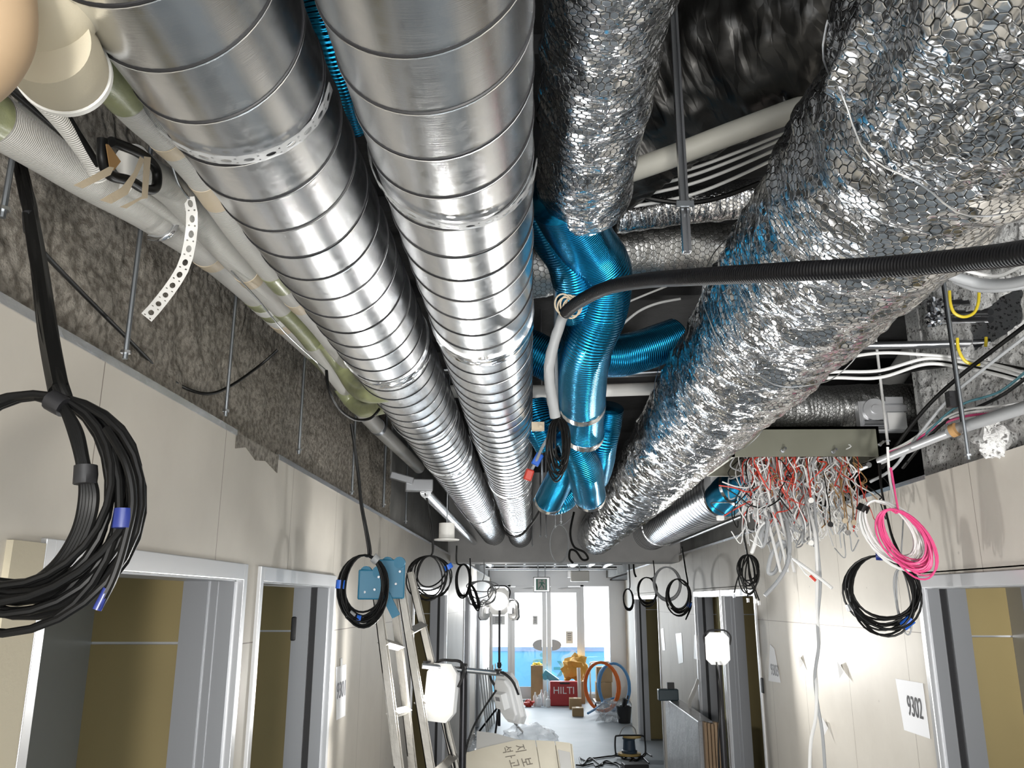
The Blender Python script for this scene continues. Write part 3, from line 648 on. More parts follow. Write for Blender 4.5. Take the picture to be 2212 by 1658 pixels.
tag(MB().tube(cr([at(u, v, x=xx) for u, v, xx in ((735, 835, -.72), (760, 868, -.68), (785, 885, -.62), (815, 880, -.55), (850, 870, -.46))], 10), .028, 30).build('taped_elbow', 'green_tape'), 'green taped elbow turning under the first bare spiral duct, lower one', 'pipe')
# foam elbow, two shells
e1 = [at(u, v, y=yy) for u, v, yy in ((-90, 165, .66), (-40, 120, .66), (-12, 50, .66), (-20, -90, .66))]
el = tag(MB().tube(cr(e1, 12), .036, 40).build('foam_elbow', 'tan_foam'), 'tan foam pipe elbow at the top corner beside the cream one', 'pipe elbow')
pp = [at(u, v, y=yy) for u, v, yy in ((150, -70, .76), (115, 20, .76), (95, 85, .78))]
tag(MB().tube(cr(pp, 10), .044, 40).build('foam_sleeve', 'beige_foam'), 'smooth cream foam sleeve entering the elbow from above', 'pipe insulation')
ce = at(118, 125, y=.80); ax = (at(175, 200, y=.90) - at(70, 40, y=.72)).normalized()
fe = tag(MB().lathe(ce, [(.02, -.05), (.048, -.045), (.052, -.01), (.050, .03), (.046, .036)], ax, 44).build('foam_elbow', 'beige_foam'), 'cream foam elbow half with a ribbed white rim covering the pipe ends', 'pipe elbow')
MB().lathe(ce, [(.0475, .028), (.0525, .030), (.0525, .040), (.044, .042)], ax, 60).build('ribbed_rim', 'white_tape', fe)
# chrome U bolt hugging the fat pipe
ub = [at(u, v, x=xx) for u, v, xx in ((322, 512, -.80), (345, 515, -.775), (366, 505, -.755), (380, 485, -.745), (386, 462, -.742), (387, 448, -.742))]
tag(MB().tube(cr([Vector(p) for p in ub], 4), .0065, 12).build('pipe_hook', 'chrome'), 'shiny chrome hook wrapped under the fat lagged pipe', 'hook')
# copper line U bend with black insulation and masking tape ties
ubp = [at(u, v, x=xx) for u, v, xx in ((222, 300, -.66), (222, 345, -.66), (238, 378, -.66), (280, 390, -.66), (312, 408, -.66), (336, 405, -.66), (338, 370, -.66), (320, 345, -.66), (290, 325, -.66), (240, 306, -.665))]
tag(MB().tube(cr(ubp, 8), .0085, 14).build('insulated_bend', 'black_cable'), 'black insulated tube bent in a U and tied to the lagged pipes with masking tape', 'tube')
for lab, poly in (('masking tape tie wrapping the fat pipe just before the black U bend', [(158, 400), (178, 407), (238, 378), (246, 362), (235, 360), (190, 384)]),
                  ('masking tape tie crossing the middle of the black U bend', [(215, 432), (240, 440), (275, 420), (296, 378), (312, 345), (302, 338), (288, 372), (262, 405)]),
                  ('masking tape tie over the round end of the black U bend', [(258, 447), (272, 450), (305, 430), (318, 428), (325, 340), (311, 338), (306, 424), (290, 432)])):
    mb = MB(); pr = [at(u, v, x=-.64) for u, v in poly]; mb.prism([tuple(p) for p in pr], (.0018, -.0022, -.001)); tag(mb.build('tape_tie', 'beige_tape', smooth=False), lab, 'tape')
tag(MB().prism([tuple(at(u, v, x=-.65)) for u, v in ((228, 312), (234, 314), (260, 350), (246, 368), (236, 362))], (.002, -.002, 0)).build('tape_scrap', 'brown_tape', smooth=False), 'orange brown tape scrap stuck inside the black U bend', 'tape')
# loose perforated strap hanging in front of the pipes
sp_ = cr([at(u, v, y=yy) for u, v, yy in ((408, 425, 1.48), (415, 465, 1.50), (411, 520, 1.52), (397, 575, 1.55), (370, 620, 1.58), (335, 665, 1.62), (312, 690, 1.64))], 12)
cum = [0]
for i in range(1, len(sp_)): cum.append(cum[-1] + (sp_[i] - sp_[i - 1]).length)
def sfn(s, w):
    i = 0
    while i < len(sp_) - 2 and cum[i + 1] < s: i += 1
    t = (s - cum[i]) / (cum[i + 1] - cum[i]); p = sp_[i].lerp(sp_[i + 1], t); d = (sp_[i + 1] - sp_[i]).normalized()
    k = min(1, s / cum[-1]); v = (p - EYE).normalized(); sd_ = d.cross(v).normalized(); nn = sd_.cross(d)
    return p + sd_ * (w - .01) * (1.05 + .25 * k), -nn if nn.dot(v) > 0 else nn
tag(strap(MB(), sfn, int(cum[-1] / .03)).build('perforated_strap', 'white_tape', smooth=False), 'white perforated hanging strap dangling loose over the lagged pipes', 'strap')
tag(MB().tube(cr([at(u, v, y=yy) for u, v, yy in ((335, 245, 1.2), (345, 275, 1.22), (362, 325, 1.28), (385, 395, 1.42), (408, 428, 1.48))], 8), .0022, 6).build('strap_wire', 'rod'), 'twisted wire from the rod clamp down to the loose perforated strap', 'wire')
tag(MB().cbox(at(326, 240, y=1.18), .034, .012, .010, 0, 0, -.3).cyl(at(312, 244, y=1.18), at(344, 250, y=1.19), .006, 8).build('rod_clamp', 'dark_metal'), 'small dark clamp with bolt beside the first bare spiral duct', 'clamp')

# ------------------------------------------------------------------ conduit and cables overhead
cond = [(2330, 515, .80), (2212, 545, .86), (2060, 563, .95), (1900, 577, 1.03), (1700, 587, 1.12), (1500, 598, 1.28), (1390, 606, 1.45), (1310, 622, 1.60), (1250, 652, 1.75), (1222, 675, 1.82)]
tag(MB().tube(cr(pts(cond), 14), lambda t: .0142 + .0005 * t, 26).build('flexible_conduit', 'conduit'), 'thick black ribbed conduit crossing in front of the foil duct', 'conduit')
tag(MB().tube(cr(pts([(1224, 664, 1.96), (1210, 700, 1.98), (1192, 760, 2.0), (1186, 810, 2.02), (1194, 870, 2.06), (1200, 900, 2.08)]), 10), .0135, 16, disp=lambda a, d, p: .002 * noise.noise(Vector((cos(a), sin(a), d * 40)))).build('cable_loom', 'grey_cable'), 'grey wrapped cable loom dropping from the end of the ribbed conduit', 'cable')
tp = MB()
for k in range(5): c = at(1216 + k * 6, 656 + (k % 2) * 6, y=1.94); tp.tube([c + Vector((.020 * cos(a * pi / 10), .004 * k, .026 * sin(a * pi / 10))) for a in range(20)], .0022, 6, closed=True)
tag(tp.build('wire_tie', 'beige_tape'), 'turns of tie wire holding the ribbed conduit to the hanger rod', 'wire')
def cable(label, spec, r, mat, name='cable', n=10, seg=8, group=None, cat='cable'):
    return tag(MB().tube(cr([at(u, v, y=yy) for u, v, yy in spec], n), r, seg).build(name, mat), label, cat, group)
cable('dark thin cable draped along the sprayed wall from the black bundle to the lagged pipe', [(60, 505, 1.22), (100, 552, 1.32), (180, 635, 1.5), (270, 725, 1.72), (340, 795, 1.95), (395, 835, 2.1), (450, 850, 2.2), (500, 832, 2.28), (560, 790, 2.35), (600, 755, 2.35)], .0045, 'black_cable')
cable('thin silver wire along the fat lagged pipe', [(500, 585, 1.8), (560, 650, 1.95), (610, 712, 2.1), (660, 760, 2.3), (705, 800, 2.5)], .002, 'steel')
cable('dark cable looping below the lagged pipes by the taped joint', [(705, 800, 2.45), (710, 840, 2.5), (730, 880, 2.6), (765, 905, 2.7), (800, 903, 2.75), (822, 880, 2.8)], .005, 'black_cable')
for i, (a, b) in enumerate((((1290, 415), (1700, 285)), ((1290, 425), (1700, 296)), ((1290, 437), (1700, 312)), ((1300, 455), (1700, 330)))):
    cable(('highest white cable of the four slanting behind the cut strut channel', 'second highest white cable slanting behind the cut strut channel', 'third white cable down of the four slanting behind the strut channel', 'lowest white cable of the four slanting behind the cut strut channel')[i], [(a[0], a[1], 2.25), ((a[0] + b[0]) / 2, (a[1] + b[1]) / 2 + 14 + 4 * i, 2.2), (b[0], b[1], 2.1)], .005, 'white_cable', group='white cables behind the strut channel')
pipe('cream_pipe', 'broad cream lagged pipe behind the foil duct, above the slanting white cables', pts([(1330, 380, 1.84), (1440, 342, 1.80), (1580, 288, 1.76), (1760, 222, 1.70)]), .027, 'cream_pipe', n=10)
cable('black cable sagging behind the cut strut channel', [(1370, 420, 2.2), (1420, 432, 2.2), (1490, 438, 2.2), (1560, 425, 2.2), (1640, 395, 2.2)], .0075, 'black_cable')
cable('thin white cable arching from the blue hose to the foil duct, upper one', [(1350, 655, 3.0), (1390, 638, 3.0), (1440, 618, 3.0)], .004, 'white_cable')
cable('thin white cable arching from the blue hose to the foil duct, lower one', [(1345, 700, 3.0), (1380, 672, 3.0), (1420, 655, 3.0), (1470, 645, 3.0)], .005, 'white_cable')
pipe('white_pipe', 'pale grey pipe crossing behind the grey loom under the blue hose', pts([(860, 845, 3.8), (1150, 845, 3.8), (1300, 843, 3.8), (1440, 838, 3.8)]), .030, 'white_tape', n=8)
pipe('steel_pipe', 'grey steel pipe crossing above the pale one behind the grey loom', pts([(860, 800, 3.6), (1150, 800, 3.6), (1300, 808, 3.6), (1440, 803, 3.6)]), .016, 'steel', n=8)
# rods
def rod(label, u0, v0, u1, v1, y, r=.004, mat='rod', name='hanger_rod', group=None, nut=True, x=None):
    a = at(u1, v1, y=y) if x is None else at(u1, v1, x=x); top = Vector((a.x, a.y, ZC)); 
    o = MB().cyl(a, top, r, 8).build(name, mat); tag(o, label, 'rod', group)
    if nut: MB().lathe(a + Vector((0, 0, .012)), [(r * 2, 0), (r * 2, .006)], (0, 0, 1), 6).build('nut', 'steel', o, smooth=False)
    return o
rod('grey threaded rod by the wall, beside the draped cable', 330, 0, 270, 775, 0, .0055, x=-.845)
rod('thin dark rod on the sprayed wall after the draped cable', 530, 400, 487, 898, 0, .005, x=-.845)
rod('dark rod reaching the stepped board edge', 660, 800, 645, 980, 0, .0055, x=-.845)
rod('dark rod beside the bundle that feeds the second black coil', 765, 900, 760, 1068, 0, .006, x=-.845)
rod('green grey rod further along the sprayed wall', 835, 960, 828, 1095, 0, .008, x=-.845)
rod('slim rod on the bare concrete after the sprayed wall', 882, 1000, 876, 1130, 0, .007, x=-.845)
rod('grey rod at the picture edge above the big coil', 60, 100, 5, 470, 0, .005, x=-.845)
rod('long hanger rod beside the grey loom', 1215, 600, 1203, 905, 2.1, .0048)
for u, v0, v1, y in ((1180, 900, 1110, 4.6), (1172, 920, 1075, 4.0), (1198, 960, 1065, 4.4), (1212, 1060, 1130, 6.0), (1200, 1060, 1140, 6.6), (1180, 1080, 1160, 7.4), (1168, 1100, 1160, 8.0), (1150, 1090, 1180, 8.2)):
    rod('thin hanger rod among the group beyond the blue hoses', u, v0, u, v1, y, .005, 'steel', group='hanger rods beyond the blue hoses')
# strut channel cut off in front of the foil ducts
a = at(1484, 545, y=1.62); zt = at(1450, 60, y=1.95)
ch = MB(); h = ZC - a.z; base = a
for (sx, sy, ox, oy) in ((.017, .002, 0, .0075), (.002, .017, -.0075, 0), (.002, .017, .0075, 0), (.004, .002, -.0055, -.0075), (.004, .002, .0055, -.0075)):
    ch.cbox(a + Vector((ox, oy, h / 2)), sx, sy, h)
ch = tag(ch.build('strut_channel', 'steel', smooth=False), 'galvanised C channel strut hanging down and cut off above the black conduit', 'strut')
b = at(1480, 440, y=1.605); MB().cbox(b, .036, .006, .012).build('channel_clip', 'rod', ch, smooth=False)
# ------------------------------------------------------------------ work lamps
M('lamp_glow', (1, 1, 1), .4, emis=((1, .98, .95), 9)); M('lamp_body', (.80, .81, .82), .45); M('lamp_back', (.86, .87, .88), .4)
M('black_plastic', (.02, .02, .022), .45); M('black_pole', (.03, .03, .035), .3, .6)
def lamp_head(name, label, c, d, r, power, cat='work lamp', parent_stand=None, lit=True, twin=False):
    """floodlight: square-ish faceted bezel, round bright lens, finned back box, yoke"""
    c = Vector(c); d = Vector(d).normalized(); root = thing(name, label, cat, c)
    up = Vector((0, 0, 1)); sx = d.cross(up).normalized(); uz = sx.cross(d).normalized()
    m = Matrix(((sx.x, d.x, uz.x, c.x), (sx.y, d.y, uz.y, c.y), (sx.z, d.z, uz.z, c.z), (0, 0, 0, 1)))
    def loc(x, y, z): return tuple(m @ Vector((x, y, z)))
    def outline(w, h, cut): return [(-w + cut, -h), (w - cut, -h), (w, -h + cut), (w, h - cut), (w - cut, h), (-w + cut, h), (-w, h - cut), (-w, -h + cut)]
    k = r
    b = MB(); b.prism([loc(x, -.25 * k, z) for x, z in outline(.95 * k, 1.25 * k, .42 * k)], (d * .28 * k)); b.prism([loc(x, -.42 * k, z) for x, z in outline(.75 * k, 1.05 * k, .35 * k)], (d * .17 * k))
    b.build('housing', 'lamp_back', root, smooth=False, bevel=.006)
    MB().prism([loc(x, .02 * k, z) for x, z in outline(1.0 * k, 1.32 * k, .42 * k)], (d * .05 * k)).build('bezel', 'black_plastic' if not lit else 'lamp_body', root, smooth=False)
    MB().lathe(m @ Vector((0, .07 * k, 0)), [(.82 * k, 0), (.84 * k, .03 * k), (.55 * k, .06 * k), (.01, .07 * k)], d, 32).build('lens', 'lamp_glow', root)
    bx = MB().box(-.42 * k, .42 * k, -.78 * k, -.42 * k, -.35 * k, .45 * k, m); dr = bx.build('driver_box', 'lamp_body', root, smooth=False, bevel=.004)
    MB().box(-.2 * k, .2 * k, -.80 * k, -.78 * k, .1 * k, .3 * k, m).build('rating_plate', 'grey_ink', dr, smooth=False)
    yk = MB()
    yk.tube(cr([Vector(loc(*p)) for p in ((-1.02 * k, -.1 * k, .3 * k), (-1.12 * k, -.3 * k, 1.0 * k), (-.7 * k, -.45 * k, 1.45 * k), (0, -.5 * k, 1.5 * k), (.7 * k, -.45 * k, 1.45 * k), (1.12 * k, -.3 * k, 1.0 * k), (1.02 * k, -.1 * k, .3 * k))], 6), .07 * k, 8)
    yk.build('yoke', 'black_plastic', root)
    if lit:
        o = area('lamp_light', tuple(m @ Vector((0, .17 * k, 0))), tuple(m @ Vector((0, 2, 0))), 1.5 * k, power, (1, .985, .95)); o.parent = root; o.matrix_parent_inverse = Matrix.Translation(-root.location)
    return root
def stand(label, base, h, r=.014, spread=.35, mat='black_pole', feet=3):
    s = thing('lamp_stand', label, 'stand', base); b = Vector(base)
    MB().cyl(b + Vector((0, 0, .12)), b + Vector((0, 0, h * .55)), r * 1.25, 12).build('lower_pole', mat, s); MB().cyl(b + Vector((0, 0, h * .5)), b + Vector((0, 0, h)), r, 12).build('upper_pole', mat, s)
    MB().cyl(b + Vector((0, 0, h * .53)), b + Vector((0, 0, h * .57)), r * 1.8, 10).cyl(b + Vector((0, 0, h * .55)), b + Vector((.045, 0, h * .55)), .006, 6).build('collar', 'black_plastic', s)
    for k in range(feet):
        a = 2 * pi * k / feet + .4; MB().cyl(b + Vector((0, 0, .42)), b + Vector((spread * cos(a), spread * sin(a), .01)), r * .9, 8).build('leg', mat, s)
    return s
l1 = at(952, 1495, y=3.9); l2 = at(1104, 1506, y=4.05)
pb = at(1001, 1500, y=3.95)
s1 = stand('tripod stand with a cross bar carrying the two big work lamps', (pb.x, pb.y, 0), at(1001, 1432, y=3.95).z, .016, .2)
cbl = MB().cyl(at(912, 1437, y=3.9), at(1088, 1455, y=4.0), .012, 14); cbo = cbl.build('cross_bar', 'steel', s1)
for u, v in ((922, 1431), (1002, 1438), (1076, 1448)): MB().cyl(at(u, v + 8, y=3.93), at(u, v - 4, y=3.93), .008, 8).lathe(at(u, v, y=3.93), [(.016, 0), (.018, .008)], (0, 0, 1), 8).build('wing_knob', 'dark_metal', cbo)
lamp_head('work_lamp', 'glaring work lamp on the cross bar, turned towards the ladder', l1, (-.62, -.78, .12), .092, 17)
lamp_head('work_lamp', 'work lamp on the cross bar seen from behind, white back with driver box', l2, (.80, .52, .28), .088, 19)
cable('black lead looping from the reversed work lamp down past the stand', [(1072, 1490, 4.0), (1045, 1530, 3.98), (1018, 1580, 3.95), (1003, 1640, 3.95), (1000, 1700, 3.95)], .0045, 'black_cable', name='lamp_lead')
cable('grey lead hanging below the glaring work lamp to a blue plug', [(958, 1548, 3.95), (965, 1590, 3.95), (975, 1625, 3.95), (982, 1655, 3.95), (986, 1700, 3.95)], .0045, 'black_cable', name='lamp_lead')
pf = at(1078, 1585, z=0); pf.z = 0
s2 = stand('distant thin black lamp pole standing near the leaning boards', (pf.x, pf.y, 0), 1.86, .018, .4)
lf = at(1078, 1298, y=pf.y)
lamp_head('work_lamp', 'glaring lamp on top of the distant pole, facing the corridor', (lf.x, lf.y, 2.0), (.1, -1, -.05), .16, 34)
lamp_head('work_lamp', 'unlit grey lamp head beside the wall on the distant pole', (lf.x - .24, lf.y + .02, 1.86), (-.7, .6, .1), .12, 0, lit=False)
lamp_head('work_lamp', 'unlit grey lamp head beside the door glass on the distant pole', (lf.x + .24, lf.y + .02, 1.86), (.7, .7, .1), .12, 0, lit=False)
pr_ = at(1550, 1400, y=5.6)
s3 = stand('black tripod pole in front of the pale yellow stud', (pr_.x, pr_.y, 0), pr_.z - .10, .02)
lamp_head('work_lamp', 'glaring small work lamp in front of the pale yellow stud', (pr_.x, pr_.y, pr_.z), (-.28, -.95, .02), .075, 12)
cable('black lead hanging along the tripod pole by the yellow stud', [(1548, 1430, 5.55), (1552, 1465, 5.5), (1556, 1520, 5.5), (1552, 1600, 5.5), (1555, 1700, 5.5)], .006, 'black_cable', name='lamp_lead')

# ------------------------------------------------------------------ coils of cable
def coil(label, c, rw, rh, turns, r, mat, e1=(1, 0, 0), seed=1, feed=(), feedmat=None, jit=.10, tapes=(), tail=None, group=None, tilt=0, name='cable_coil', n_feed=3, thick=.02, seg=7):
    rnd = random.Random(seed); c = Vector(c); e1 = Vector(e1).normalized(); e2 = Vector((0, 0, 1)) if tilt == 0 else (Vector((0, 0, 1)) + e1 * tilt).normalized(); e3 = e1.cross(e2)
    P = []; steps = 28
    A = [(1 + jit * rnd.uniform(-1.6, 1.2), 1 + jit * rnd.uniform(-1.5, 1.3), rnd.uniform(-1, 1) * jit * .5, rnd.uniform(-1, 1)) for _ in range(turns + 2)]
    for i in range(turns * steps + 1):
        t = i / steps; k = int(t); f = t - k; f = f * f * (3 - 2 * f); q = [A[k][n] * (1 - f) + A[k + 1][n] * f for n in range(4)]
        a = pi / 2 + 2 * pi * t; ca, sa = cos(a) * q[0], sin(a) * q[1]
        x, z = rw * ca, rh * (1 - q[1]) + rh * sa          # every turn passes the knot at the top and fans out below
        x += rw * q[2] * (1 - sin(a)) * .7
        P.append(c + e1 * x + e2 * z + e3 * (thick * q[3] * (1.2 - .7 * sin(a))))
    mb = MB().tube(P, r, seg); o = mb.build(name, mat); tag(o, label, 'cable coil', group)
    if feed:
        for q in range(n_feed):
            F_ = [Vector(p) + Vector((rnd.uniform(-1, 1), rnd.uniform(-1, 1), 0)) * r * 1.2 for p in feed] + [c + e2 * rh * (.98) + e1 * rw * .015 * q]
            MB().tube(cr(F_, 8), r, seg).build('cable_lead', feedmat or mat, o)
    for (ang, m, w) in tapes:
        a = radians(ang); p = c + e1 * rw * cos(a) + e2 * rh * sin(a); t = (-e1 * rw * sin(a) + e2 * rh * cos(a)).normalized()
        MB().tube([p - t * w, p, p + t * w], thick * .55 + r * 1.5, 12, disp=lambda a_, d, p_: .002 * noise.noise(Vector((cos(a_) * 3, sin(a_) * 3, d * 60)))).build('tape_wrap', m, o)
    if tail: 
        MB().tube(cr(tail, 8), r * 1.0, seg).build('cable_tail', mat, o)
    return o
BC = at(45, 1085, y=1.06)
big_coil = coil('very large coil of thick black cable hanging before the first doorway', BC, .137, .142, 15, .0052, 'black_cable', (1, .05, 0), seed=4, jit=.13, thick=.018,
    feed=[at(38, 335, y=1.28), at(60, 430, y=1.22), at(82, 560, y=1.16), at(105, 720, y=1.1), at(128, 830, y=1.06), at(135, 870, y=1.06)], n_feed=8, seg=9,
    tail=[at(230, 925, y=1.04), at(272, 1000, y=1.03), at(287, 1080, y=1.03), at(272, 1160, y=1.03), at(246, 1245, y=1.03), at(212, 1312, y=1.03)])
def wrap(parent, u0, v0, u1, v1, y, r, mat, name='tape_wrap'):
    return MB().tube([at(u0, v0, y=y), at((u0 + u1) / 2, (v0 + v1) / 2, y=y), at(u1, v1, y=y)], r, 12, disp=lambda a, d, p: .0015 * noise.noise(Vector((cos(a) * 2, sin(a) * 2, d * 70)))).build(name, mat, parent)
wrap(big_coil, 108, 862, 140, 880, 1.05, .014, 'gasket'); wrap(big_coil, 184, 1045, 186, 1005, 1.035, .014, 'gasket')
wrap(big_coil, 268, 1098, 264, 1140, 1.03, .012, 'blue_tape', 'blue_tape_flag'); wrap(big_coil, 232, 1270, 210, 1316, 1.03, .0055, 'blue_tape', 'blue_tape_end')
for k in range(5):
    dx = 7 * k; MB().tube(cr([at(u + dx * f, v, y=yy) for u, v, yy, f in ((128, 862, 1.05, 0), (152, 925, 1.045, .6), (172 - k * 2, 1000, 1.04, .8), (178, 1070, 1.04, 1), (160, 1150, 1.05, 1), (110, 1225, 1.06, 1), (30, 1275, 1.07, .5), (-60, 1285, 1.07, 0))], 10), .0052, 8).build('inner_strand', 'black_cable', big_coil)
wrap(big_coil, 62, 460, 66, 500, 1.2, .010, 'gasket')
MB().tube(cr([at(38, 335, y=1.28), at(60, 430, y=1.22), at(82, 560, y=1.16), at(105, 720, y=1.1), at(128, 840, y=1.06)], 10), lambda t: .0085 + .004 * t, 14, disp=lambda a, d, p: .0022 * sin(a * 5 + d * 6)).build('cable_bundle', 'black_cable', big_coil)
c2 = coil('black coil with blue tape hanging in front of the ladder top', at(785, 1268, y=3.3), .088, .122, 14, .0042, 'black_cable', (.95, .3, 0), seed=6, jit=.14, thick=.022,
    feed=[at(760, 915, y=3.15), at(772, 1010, y=3.2), at(780, 1090, y=3.25), at(798, 1190, y=3.3)], n_feed=5, tapes=((62, 'grey_cable', .012), (-120, 'grey_cable', .012), (175, 'bright_blue_tape', .016), (-100, 'bright_blue_tape', .008)))
coil('loose airy coil of thin black cable, third along the beige wall', at(928, 1247, y=5.0), .125, .125, 8, .0045, 'black_cable', (.95, .3, 0), seed=9, jit=.30, thick=.04,
    feed=[at(920, 1065, y=4.9), at(930, 1120, y=4.95), at(936, 1185, y=5.0)], n_feed=2, tapes=((30, 'bright_blue_tape', .014),))
coil('small neat black ring of cable past the white ceiling speaker', at(1001, 1252, y=6.6), .062, .118, 7, .006, 'black_cable', (.9, .5, 0), seed=12, jit=.07, thick=.014, feed=[at(986, 1178, y=6.6), at(988, 1215, y=6.6)], n_feed=1)
coil('tight twisted black hank next to the small neat ring', at(1024, 1288, y=7.0), .03, .10, 7, .006, 'black_cable', (.9, .4, 0), seed=14, jit=.15, thick=.03, feed=[at(1015, 1205, y=7.0), at(1018, 1250, y=7.0)], n_feed=1, tilt=-.35)
coil('loose wiry coil in front of the distant lamp', at(1042, 1278, y=8.0), .11, .10, 6, .005, 'grey_cable', (.9, .4, 0), seed=15, jit=.35, thick=.05, feed=[at(1044, 1208, y=8.0), at(1046, 1240, y=8.0)], n_feed=1)
# along the other wall
coil('heavy black coil with a blue tag hanging beside the doorway of room 9302', at(1905, 1280, y=3.30), .124, .138, 11, .0042, 'black_cable', (.93, -.36, 0), seed=21, jit=.13, thick=.020,
    feed=[at(1900, 1000, y=3.3), at(1905, 1060, y=3.3), at(1925, 1150, y=3.3), at(1945, 1215, y=3.3)], n_feed=3, tapes=((-158, 'steel', .012), (-52, 'bright_blue_tape', .022), (88, 'blue_tape', .012)))
coil('white cable coil hanging against the pink one', at(1925, 1150, y=3.15), .088, .128, 13, .0032, 'white_cable', (.85, -.5, 0), seed=23, jit=.16, thick=.03, tilt=-.35,
    feed=[at(1918, 965, y=3.2), at(1922, 1020, y=3.2), at(1926, 1085, y=3.15)], n_feed=3, tapes=((128, 'black_cable', .014),))
coil('bright pink cable coil hanging from the white leads', at(1957, 1166, y=3.10), .076, .120, 15, .0034, 'pink_cable', (.85, -.5, 0), seed=25, jit=.17, thick=.03, tilt=-.35,
    feed=[at(1925, 1010, y=3.15), at(1932, 1060, y=3.12), at(1940, 1105, y=3.1)], n_feed=2)
coil('thin grey black cable loops low behind the coil with the blue tag', at(1952, 1290, y=3.34), .03, .11, 3, .003, 'grey_cable', (.9, -.3, 0), seed=27, jit=.2, thick=.02, feed=[at(1950, 1100, y=3.34)], n_feed=1)
coil('black cable ring hanging before the doorway pair with the yellow stud', at(1466, 1286, y=7.4), .098, .14, 10, .0055, 'black_cable', (.95, -.3, 0), seed=31, jit=.10, thick=.018, feed=[at(1473, 1180, y=7.3), at(1480, 1230, y=7.35), at(1484, 1265, y=7.4)], n_feed=2, tapes=((-140, 'white_cable', .012), (-32, 'bright_blue_tape', .02)),
    tail=[at(1489, 1290, y=7.4), at(1493, 1310, y=7.4), at(1481, 1338, y=7.4), at(1490, 1315, y=7.4), at(1494, 1300, y=7.4)])
coil('flat translucent grey ring of tubing behind the two black rings', at(1441, 1259, y=8.2), .125, .15, 9, .007, 'grey_cable', (.95, -.3, 0), seed=33, jit=.06, thick=.014)
coil('black cable ring crossing the head of the distant doorway', at(1398, 1276, y=9.2), .10, .142, 8, .006, 'black_cable', (.95, -.3, 0), seed=35, jit=.07, thick=.014, feed=[at(1411, 1210, y=9.2), at(1413, 1245, y=9.2)], n_feed=1)
coil('smallest black cable ring, deepest of the row by the panelled wall', at(1357, 1294, y=11.5), .065, .135, 7, .008, 'black_cable', (.95, -.3, 0), seed=37, jit=.08, thick=.014, feed=[at(1358, 1215, y=11.5), at(1361, 1265, y=11.5)], n_feed=1)
cable('short black cable end hanging beside the smallest ring', [(1368, 1212, 10.5), (1370, 1235, 10.5), (1374, 1246, 10.5)], .012, 'black_cable')
# drooping hank with bare plugs
hk = coil('black hank of patch leads with silver plugs under the tangle', at(1617, 1232, y=5.0), .05, .09, 9, .0042, 'black_cable', (.95, -.2, 0), seed=41, jit=.3, thick=.05, feed=[at(1598, 1085, y=4.9), at(1605, 1140, y=4.95), at(1614, 1190, y=5.0)], n_feed=4, name='cable_hank')
for u, v in ((1586, 1286), (1616, 1296), (1640, 1302), (1634, 1298)):
    MB().tube(cr([at(1616, 1200, y=5.0), at((1616 + u) / 2 - 6, 1245, y=5.0), at(u, v - 6, y=5.0)], 8), .0042, 6).build('patch_lead', 'black_cable', hk)
    MB().cbox(at(u, v, y=5.0), .012, .012, .022).build('plug', 'chrome', hk, smooth=False)
hank = coil('narrow hank of black wires tied under the long hanger rod', at(1207, 955, y=2.1), .022, .062, 14, .0022, 'black_cable', (.95, .2, 0), seed=43, jit=.3, thick=.035, name='cable_hank', feed=[at(1205, 880, y=2.1), at(1206, 900, y=2.1)], n_feed=3)
coil('thin grey wire loop hanging before the grey beam', at(1209, 1175, y=7.2), .085, .165, 2, .006, 'grey_cable', (.97, .2, 0), seed=45, jit=.05, thick=.02, feed=[at(1240, 1110, y=7.2), at(1222, 1130, y=7.2)], n_feed=1)
cable('black wire knotted in a figure of eight before the grey beam', [(1240, 1105, 7.0), (1232, 1150, 7.0), (1240, 1180, 7.0), (1262, 1192, 7.0), (1270, 1206, 7.0), (1258, 1208, 7.0), (1244, 1190, 7.0), (1232, 1188, 7.0), (1230, 1205, 7.0), (1238, 1216, 7.0)], .009, 'black_cable')
cable('black cable sagging across under the two spiral ducts near their far end', [(1075, 1100, 4.8), (1082, 1135, 4.8), (1100, 1156, 4.8), (1125, 1155, 4.8), (1150, 1128, 4.8), (1168, 1098, 4.8)], .007, 'black_cable')
for u, v, y, l in ((1142, 1025, 3.2, 'orange red tape end on the rod with the blue flag'),):
    tag(MB().cbox(at(u, v, y=y), .032, .03, .045, .2, .2, .3).build('tape_flag', 'red_cable', bevel=.006), l, 'tape')
tag(MB().cbox(at(1161, 992, y=3.2), .03, .02, .05, 0, 0, .5).build('tape_flag', 'bright_blue_tape', bevel=.004), 'blue tape flag below the tan bracket by the spiral duct', 'tape')
cable('grey twisted lead from the tan bracket to the orange red tape end', [(1190, 935, 3.1), (1172, 965, 3.15), (1156, 1000, 3.2), (1145, 1020, 3.2)], .006, 'grey_cable')
tag(MB().cbox(at(1162, 921, y=2.9), .045, .03, .028).cyl(at(1168, 921, y=2.87), at(1168, 921, y=2.93), .006, 8).build('rod_bracket', 'beige_tape', smooth=False), 'small tan bracket between the spiral duct and the blue hoses', 'bracket')

